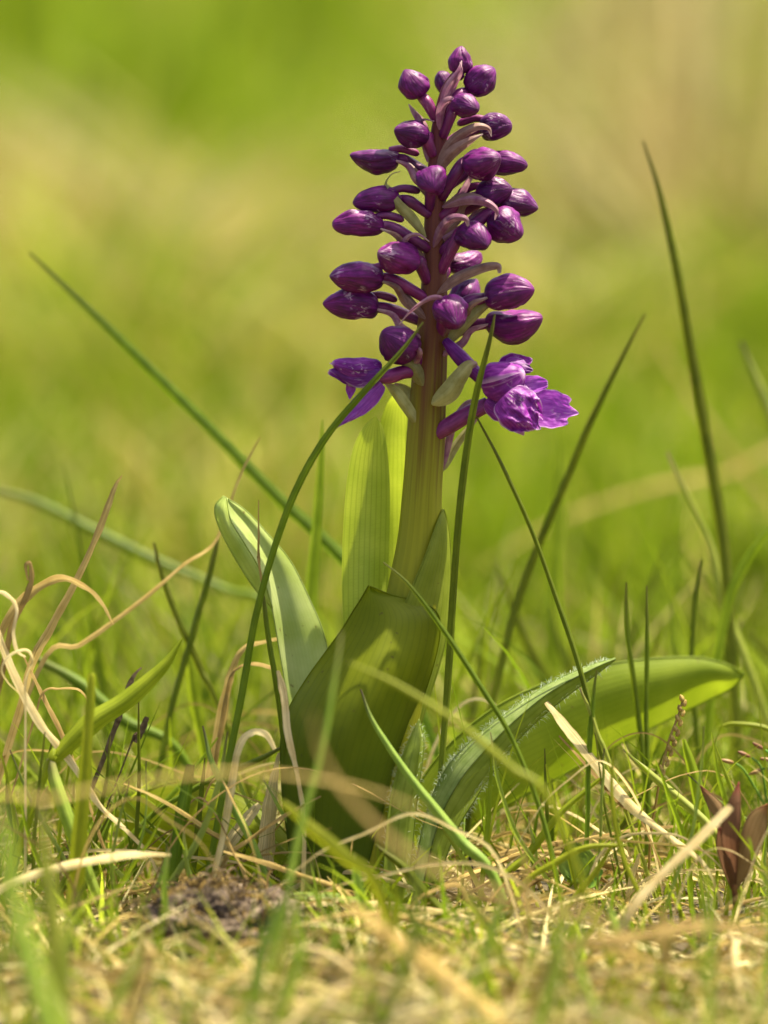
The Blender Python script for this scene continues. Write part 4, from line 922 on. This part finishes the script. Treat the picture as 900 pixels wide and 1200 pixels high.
    (DS, 'thick split pale straw leaning across the long arching leaf', 'pale', [(640, 823, -10), (662, 850, -11), (700, 898, -13), (740, 945, -15), (790, 985, -17), (830, 1020, -18)], [8, 15, 17, 15, 10, 6]),
    (DS, 'dark underside of straw lying along the thick split straw', 'brown', [(655, 862, -8), (690, 900, -9), (725, 940, -11), (755, 968, -12)], [3, 6, 7, 5]),
    (DS, 'yellowish straw slanting down to the foot of the hooked straw', 'tan', [(145, 918, -18), (190, 938, -18), (240, 970, -18), (275, 1000, -18)], [2, 5, 6, 6]),
    (DS, 'cream straw arching along the ground before the bleached straw', 'pale', [(200, 1002, -34), (150, 1002, -36), (90, 1012, -38), (40, 1025, -40), (-10, 1050, -42)], [4, 11, 13, 13, 11]),
    (DS, 'cream straw lying level under the front leaf', 'pale', [(302, 1078, -30), (340, 1062, -29), (400, 1058, -28), (460, 1060, -28), (520, 1068, -28), (560, 1080, -28)], [4, 8, 9, 9, 8, 5]),
    (DS, 'bent tan straw folded at a sharp knee under the hairy plant', 'tan', [(470, 1075, -30), (495, 1050, -31), (535, 1037, -31), (550, 1058, -31), (575, 1080, -31)], [4, 6, 7, 7, 6]),
    (DS, 'blurred cream straw slanting before the reddish plant', 'pale', [(856, 945, -45), (820, 982, -48), (770, 1030, -50), (735, 1075, -52)], [10, 15, 15, 12]),
    (DS, 'white straw below the thick split straw', 'pale', [(750, 1000, -12), (742, 1025, -12), (735, 1060, -12)], [4, 11, 9]),
    (DS, 'brown twig like straw lying on the ground behind the seedling', 'brown', [(792, 968, 4), (740, 973, 4), (690, 982, 4), (630, 992, 4), (570, 1008, 4)], [4, 6, 7, 9, 8]),
    (DS, 'very blurred brown stem crossing before the foot of the orchid', 'brown', [(365, 832, -165), (380, 890, -166), (420, 945, -167), (480, 1000, -168), (560, 1038, -169), (640, 1066, -170), (720, 1100, -170)], [3, 6, 9, 11, 11, 11, 10]),
    (DS, 'soft blurred tan straw crossing level before the broad front leaf', 'tan', [(500, 950, -140), (430, 925, -141), (340, 908, -142), (250, 905, -143), (150, 918, -144), (60, 935, -145), (-40, 965, -145)], [2, 4, 5, 6, 6, 6, 6]),
    (DS, 'blurred brown straw lying before the cream straw and reddish plant', 'brown', [(900, 1092, -110), (820, 1085, -110), (740, 1100, -110), (650, 1120, -110)], [14, 20, 20, 14]),
    (DS, 'blurred tan straw slanting on the ground before the hairy plant', 'tan', [(410, 1060, -110), (470, 1105, -112), (530, 1150, -114), (590, 1200, -116)], [10, 22, 24, 22]),
    (DS, 'pale straw end lying by the soil clod', 'pale', [(300, 1100, -44), (315, 1130, -46), (330, 1165, -48), (345, 1200, -50)], [8, 16, 17, 14]),
    (DS, 'very soft tan straw arching far behind the tallest blade', 'tan', [(560, 668, 290), (620, 628, 290), (690, 595, 290), (770, 570, 290), (850, 555, 290), (930, 545, 290)], [3, 6, 8, 10, 10, 10]),
    (DS, 'very soft tan straw slanting down far behind the tallest blade', 'tan', [(770, 400, 300), (810, 465, 300), (855, 530, 300), (910, 600, 300), (960, 680, 300)], [3, 6, 8, 9, 9]),
    (DS, 'tan straw bent behind the pale curled leaf', 'tan', [(345, 744, 12), (310, 752, 12), (285, 760, 13), (270, 790, 14), (255, 860, 16)], [3, 6, 9, 14, 16]),
    (DS, 'frayed grey brown straw end below the bent tan straw', 'brown', [(320, 783, 8), (300, 778, 9), (280, 782, 10), (268, 800, 12), (256, 870, 14)], [7, 8, 6, 9, 12]),
    (DS, 'thin tan straw wavering above the broad bright blade', 'tan', [(104, 822, -8), (92, 808, -8), (70, 807, -8), (50, 812, -8), (35, 860, -8)], [2, 4, 4, 4, 4]),
    (DS, 'folded dark dead leaf behind the broad slanting blade', 'dark', [(166, 782, 2), (158, 790, 2), (150, 805, 2), (142, 830, 2), (128, 870, 3)], [3, 7, 12, 12, 10]),
    (DS, 'shrivelled blackish dead leaf hanging in the grass by the dark blade', 'dark', [(172, 840, 4), (166, 855, 4), (158, 868, 4), (152, 876, 4)], [8, 12, 10, 3]),
]
for k, (nm, lab, mt, pts, wd) in enumerate(HERO):
    if nm == DS:        # flat straw mostly lies with a face to the sky
        a_, b_ = P3(pts[len(pts) // 2 - 1]), P3(pts[len(pts) // 2])
        sg_ = 1 if (b_ - a_).cross(Fv).dot(sun_vec) > 0 else -1
        blade(nm, lab, 'straw', mt, pts, [q * 0.85 for q in wd], roll=sg_ * random.uniform(0.5, 0.85), fold=0.12, twist=random.uniform(-0.3, 0.3))
    else:
        blade(nm, lab, 'grass', mt, pts, wd, roll=random.uniform(-0.45, 0.45), fold=0.4, twist=random.uniform(-0.4, 0.4))

# ---- further single blades, told apart only by their place
def random_blade(px, top, d, lean, wpx, mat, label, cat, group, name):
    base_row = 600 - K * ((math.sin(PITCH) - (CAM.z - 0.0) / (D + d / 1000)) / math.cos(PITCH))
    h = base_row - top
    if h < 20: return
    bx = px - lean * h
    c1 = random.uniform(-0.12, 0.12) * h
    pts = [(px, top, d), (px - lean * h * 0.2 + c1 * 0.6, top + h * 0.25, d), (px - lean * h * 0.55 + c1, top + h * 0.55, d), (bx + c1 * 0.3, top + h * 0.85, d)]
    blade(name, label, cat, mat, pts, [1.5, wpx * 0.8, wpx, wpx], group, roll=random.uniform(-0.6, 0.6), fold=0.3, n=18, nv=3)

for k in range(95):       # soft blades beyond the orchid
    px = random.uniform(-20, 920); d = random.uniform(60, 260)
    top = random.uniform(620, 850) if (px > 520 or px < 250) else random.uniform(690, 860)
    random_blade(px, top, d, random.gauss(0, 0.35), random.uniform(5, 12), random.choice(['deep', 'bright', 'bright', 'yellow', 'deep']),
                 'soft focused green grass blade growing beyond the orchid leaves', 'grass', 'grass blades beyond the orchid', GB)
for k in range(115):       # sharp short blades round the foot
    px = random.uniform(-10, 910); d = random.uniform(-30, 45)
    if 335 < px < 500 and d < 10: d += 45
    random_blade(px, random.uniform(850 if not 330 < px < 520 else 930, 1015), d, random.gauss(0, 0.4), random.uniform(3, 8), random.choice(['deep', 'bright', 'bright', 'yellow', 'browntip']),
                 'short green grass blade among the straw round the orchid foot', 'grass', 'short grass blades round the orchid', GB)
for k in range(28):       # soft blades before the orchid
    px = random.uniform(-20, 920); d = random.uniform(-135, -40)
    random_blade(px, random.uniform(985, 1110), d, random.gauss(0, 0.28), random.uniform(7, 16), random.choice(['yellow', 'yellow', 'tan', 'browntip']),
                 'out of focus low grass blade in front of the orchid', 'grass', 'blurred blades before the orchid', GB)
for k in range(200):       # straws lying at random on the ground
    px = random.uniform(-20, 920); d = random.uniform(-100, 40)
    g0 = W(px, 1000, d / 1000); x0, y0 = g0.x, g0.y
    if abs(x0 - CX) < 0.03 and CY - 0.03 < y0 < CY + 0.02: continue
    an = random.uniform(0, 6.28); Ls = random.uniform(0.02, 0.08); cv = random.uniform(-0.35, 0.35)
    P = []
    hh = random.uniform(0.001, 0.010)
    for q in range(6):
        t = q / 5
        x = x0 + math.cos(an + cv * t) * Ls * t; y = y0 + math.sin(an + cv * t) * Ls * t * 0.7
        P.append(Vector((x, y, float(gz(x, y)) + 0.001 + hh * math.sin(math.pi * t) + random.uniform(0, 0.0015))))
    S = spline(P, 18)
    wd = random.uniform(2.5, 8) * PX * np.interp(np.linspace(0, 1, 18), [0, 0.15, 0.7, 1], [0.5, 1, 0.9, 0.2])
    v, f, u = ribbon_geo(S, wd, random.uniform(-0.8, 0.8), 0.25, 5, random.uniform(-1, 1))
    tag(mk(DS, v, f, M[random.choice(['pale', 'pale', 'tan', 'tan', 'brown'])], None, u, origin=P[0]),
        'loose dry straw lying on the ground near the orchid', 'straw', 'loose straws on the ground')

for k in range(60):       # long thin straws arching over the sward
    px = random.uniform(-20, 920); d = random.uniform(-55, 60)
    if 320 < px < 520 and d < 25: d += 60
    g0 = W(px, 1000, d / 1000); x0, y0 = g0.x, g0.y
    if abs(x0 - CX) < 0.02 and CY - 0.03 < y0 < CY + 0.02: continue
    an = random.choice([0, math.pi]) + random.gauss(0, 0.5); Ls = random.uniform(0.035, 0.085); hh = random.uniform(0.012, 0.042)
    P = []
    for q in range(7):
        t = q / 6
        x = x0 + math.cos(an) * Ls * t ** 1.2; y = y0 + math.sin(an) * Ls * t * 0.6
        P.append(Vector((x, y, float(gz(x, y)) - 0.001 + hh * math.sin(math.pi * min(1, t * random.uniform(0.8, 0.9)) ** 0.8) + random.uniform(0, 0.0012))))
    S = spline(P, 26)
    wd = random.uniform(2, 5) * PX * np.interp(np.linspace(0, 1, 26), [0, 0.15, 0.7, 1], [0.8, 1, 0.8, 0.2])
    v, f, u = ribbon_geo(S, wd, random.uniform(-0.8, 0.8), 0.2, 3, random.uniform(-0.6, 0.6))
    tag(mk(DS, v, f, M[random.choice(['pale', 'tan', 'tan', 'brown'])], None, u, origin=P[0]),
        'long thin dry straw arching over the grass near the orchid', 'straw', 'long thin straws over the grass')

# ------------------------------------------------------------------ small plants and the soil clod
# seed head on its stalk
sh = empty('seed_head', ground_point(W(760, 1000, -0.002)))
tag(sh, 'knobbly dry grass seed head standing before the long arching leaf', 'seed head')
for k in range(16):
    t = k / 15; x = 801 - 14 * t - 12 * t * t; y = 818 + 88 * t
    c = np.array(W(x + (2.4 if k % 2 else -2.4), y, -0.002))
    v, f, u = bud_geo(c, unit(Ua + Ra * (0.35 if k % 2 else -0.35)), 9 * PX, 5.5 * PX, Fa, k, 8, 8)
    mk('seed', v, f, M['tan'], sh, u, origin=c)

S = spline([np.array(P3(q)) for q in [(801, 816, -2), (795, 838, -2), (784, 868, -2), (775, 905, -2), (768, 945, -2), (762, 985, -2)]] + [np.array(ground_point(W(760, 1000, -0.002)))], 24)
v, f, u = tube_geo(S, np.interp(np.linspace(0, 1, 24), [0, 0.3, 1], [1.0, 1.5, 1.7]) * PX, 7); mk('stalk', v, f, M['tan'], sh, u)

# reddish young plant
rp = empty('reddish_plant', ground_point(W(862, 1040, -0.02)))
tag(rp, 'young plant with purplish brown pointed leaves', 'plant')
RL = [([(866, 916, -24), (852, 945, -25), (846, 985, -24), (858, 1040, -22)], [(866, 916, -24), (868, 945, -26), (866, 985, -26), (862, 1040, -22)], 1.0),
      ([(899, 942, -20), (878, 955, -22), (866, 990, -23), (860, 1040, -22)], [(899, 942, -20), (898, 970, -18), (884, 1010, -20), (864, 1042, -22)], 1.2),
      ([(842, 968, -22), (840, 990, -21), (846, 1015, -22), (857, 1042, -22)], [(842, 968, -22), (856, 985, -24), (860, 1010, -24), (862, 1042, -22)], 1.0),
      ([(820, 920, -14), (830, 945, -16), (846, 975, -19), (857, 1040, -22)], [(820, 920, -14), (844, 940, -17), (858, 970, -20), (862, 1040, -22)], 0.8)]
for a_, b_, bl in RL:
    leaf('leaf', a_, b_, [0, bl, bl * 1.3, 0], M['redleaf'], parent=rp, nu=20, nv=9, r=0.7)
S = spline([np.array(W(860, 1036, -0.022)), np.array(W(863, 1070, -0.022)), np.array(ground_point(W(864, 1100, -0.022)))], 10)
v, f, u = tube_geo(S, np.full(10, 3.5 * PX), 8); mk('stem', v, f, M['redleaf'], rp, u)

# red tipped sprout
rs = empty('red_sprout', ground_point(W(890, 960, 0.015)))
tag(rs, 'tiny sprout with red pointed buds behind the reddish plant', 'plant')
for k, (x, y, an) in enumerate([(852, 892, 165), (888, 874, 150), (884, 905, 200), (898, 890, 170), (872, 884, 155), (905, 902, 190)]):
    ax = unit(Ra * math.cos(math.radians(an)) + Ua * math.sin(math.radians(an)) - Fa * 0.2)
    c = np.array(W(x, y, 0.012))
    v, f, u = bud_geo(c, ax, 17 * PX, 5 * PX, Fa, k, 12, 12); b0 = mk('bud', v, f, M['redbud'], rs, u, origin=c)
    S = spline([c - ax * 11 * PX, c - ax * 24 * PX - Ua * 8 * PX, np.array(W(900, 950, 0.014))], 8)
    v, f, u = tube_geo(S, np.full(8, 1.6 * PX), 6); mk('stalk', v, f, M['herb'], b0, u)
S = spline([np.array(W(900, 948, 0.014)), np.array(W(896, 975, 0.014)), np.array(ground_point(W(895, 1010, 0.014)))], 8)
v, f, u = tube_geo(S, np.full(8, 2.4 * PX), 6); mk('stem', v, f, M['herb'], rs, u)

# seedling with a round toothed leaf
sg = empty('seedling', ground_point(W(684, 1050, -0.012)))
tag(sg, 'small seedling with a rounded toothed green leaf beyond the hairy plant', 'plant')
petal('leaf', sg, P3((680, 1030, -12)), Ua * 0.9 - Ra * 0.25, -Fa + Ua * 0.5, 48 * PX, 44 * PX, M['herb'], cup=0.35, ruffle=0.06, lobes=4, notch=0.05, nu=18, nv=19, seed=3, waves=8)
petal('leaf', sg, P3((682, 1035, -12)), -Ra * 0.8 + Ua * 0.5, Ua - Fa * 0.5, 30 * PX, 20 * PX, M['herb'], cup=0.3, ruffle=0.05, seed=5)
petal('leaf', sg, P3((684, 1037, -12)), Ra * 0.8 + Ua * 0.6, -Fa + Ua * 0.5, 28 * PX, 20 * PX, M['herb'], cup=0.3, ruffle=0.05, seed=6)
S = spline([np.array(P3((680, 1028, -12))), np.array(P3((683, 1045, -12))), np.array(ground_point(P3((684, 1062, -12))))], 8)
v, f, u = tube_geo(S, np.full(8, 2.2 * PX), 7); mk('stem', v, f, M['herb'], sg, u)

# clover like low leaves by the front leaf
lp = empty('low_herb', ground_point(W(372, 1062, -0.026)))
tag(lp, 'low herb with a crinkled green leaf under the front leaf', 'plant')
petal('leaf', lp, P3((398, 1048, -26)), -Ra, Ua - Fa * 0.6, 62 * PX, 22 * PX, M['herb'], cup=-0.4, ruffle=0.05, nu=22, seed=2, waves=9)
petal('leaf', lp, P3((398, 1050, -26)), Ra * 0.6 - Fa * 0.6, Ua - Fa * 0.3, 40 * PX, 20 * PX, M['herb'], cup=-0.4, ruffle=0.05, seed=4)

# soil clod with dead moss
def soil_mat():
    m, n, l = new_mat('soil')
    tc = n.new('ShaderNodeTexCoord')
    n2 = n.new('ShaderNodeTexNoise'); n2.inputs['Scale'].default_value = 420; n2.inputs['Detail'].default_value = 7; l.new(tc.outputs['Object'], n2.inputs['Vector'])
    b = ramp(n, [(0.3, (0.02, 0.014, 0.009)), (0.5, (0.085, 0.058, 0.036)), (0.72, (0.24, 0.18, 0.12))]); l.new(n2.outputs[0], b.inputs[0])
    p = n.new('ShaderNodeBsdfPrincipled'); p.inputs['Roughness'].default_value = 0.95; l.new(b.outputs[0], p.inputs['Base Color'])
    bp = n.new('ShaderNodeBump'); bp.inputs['Distance'].default_value = 0.001; l.new(n2.outputs[0], bp.inputs['Height']); l.new(bp.outputs[0], p.inputs['Normal'])
    o = n.new('ShaderNodeOutputMaterial'); l.new(p.outputs[0], o.inputs[0])
    return m
M['soil'] = soil_mat()
cc_ = ground_point(CLOD); cc_.z += 0.007
clod = empty('soil_clod', cc_)
tag(clod, 'dark crumbly soil clod tangled with dead moss in front of the grass tuft', 'soil clod')
V, UVs = [], []
nu_, nv_ = 40, 64
for i in range(nu_):
    th = math.pi * i / (nu_ - 1)
    for j in range(nv_):
        ph = 2 * math.pi * j / nv_
        d_ = Vector((math.sin(th) * math.cos(ph), math.sin(th) * math.sin(ph), math.cos(th)))
        r = 1 + 0.35 * noise.noise(d_ * 2.1 + Vector((3, 1, 2))) + 0.22 * noise.noise(d_ * 5.5) + 0.16 * noise.noise(d_ * 13)
        V.append(cc_ + Vector((d_.x * 0.019 * r, d_.y * 0.013 * r, d_.z * 0.0105 * r))); UVs.append((j / nv_, i / nu_))
mk('soil', V, grid_faces(nu_, nv_, True), M['soil'], clod, UVs, origin=cc_)
vs, fs, us = [], [], []
for k in range(420):
    v0 = random.choice(V[:int(len(V) * 0.62)])
    dr = (v0 - cc_).normalized()
    a1 = Vector((random.gauss(0, 1), random.gauss(0, 1), random.gauss(0, 0.5))).normalized()
    Lh = random.uniform(8, 34) * PX
    S = spline([v0 - dr * 0.0005, v0 + dr * Lh * 0.3 + a1 * Lh * 0.35, v0 + dr * Lh * 0.25 + a1 * Lh * 0.8, v0 - dr * Lh * 0.05 + a1 * Lh], 7)
    g_ = ribbon_geo(S, np.full(7, random.uniform(1.2, 3.6) * PX), random.uniform(0, 3), 0.2, 3)
    o_ = len(vs); vs += g_[0]; us += g_[2]; fs += [tuple(q + o_ for q in ff) for ff in g_[1]]
o = mk('moss_fibres', vs, fs, M['dark'], clod, us); o['kind'] = 'stuff'
vs, fs, us = [], [], []
for k in range(150):
    v0 = random.choice(V[:int(len(V) * 0.5)])
    a1 = Vector((random.gauss(0, 1), random.gauss(0, 1), random.gauss(0.5, 0.5))).normalized()
    Lh = random.uniform(8, 26) * PX
    S = spline([v0, v0 + a1 * Lh * 0.5 + Vector((0, 0, Lh * 0.3)), v0 + a1 * Lh], 6)
    g_ = ribbon_geo(S, np.full(6, random.uniform(1.5, 4) * PX), random.uniform(0, 3), 0.2, 3)
    o_ = len(vs); vs += g_[0]; us += g_[2]; fs += [tuple(q + o_ for q in ff) for ff in g_[1]]
o = mk('pale_fibres', vs, fs, M['brown'], clod, us); o['kind'] = 'stuff'
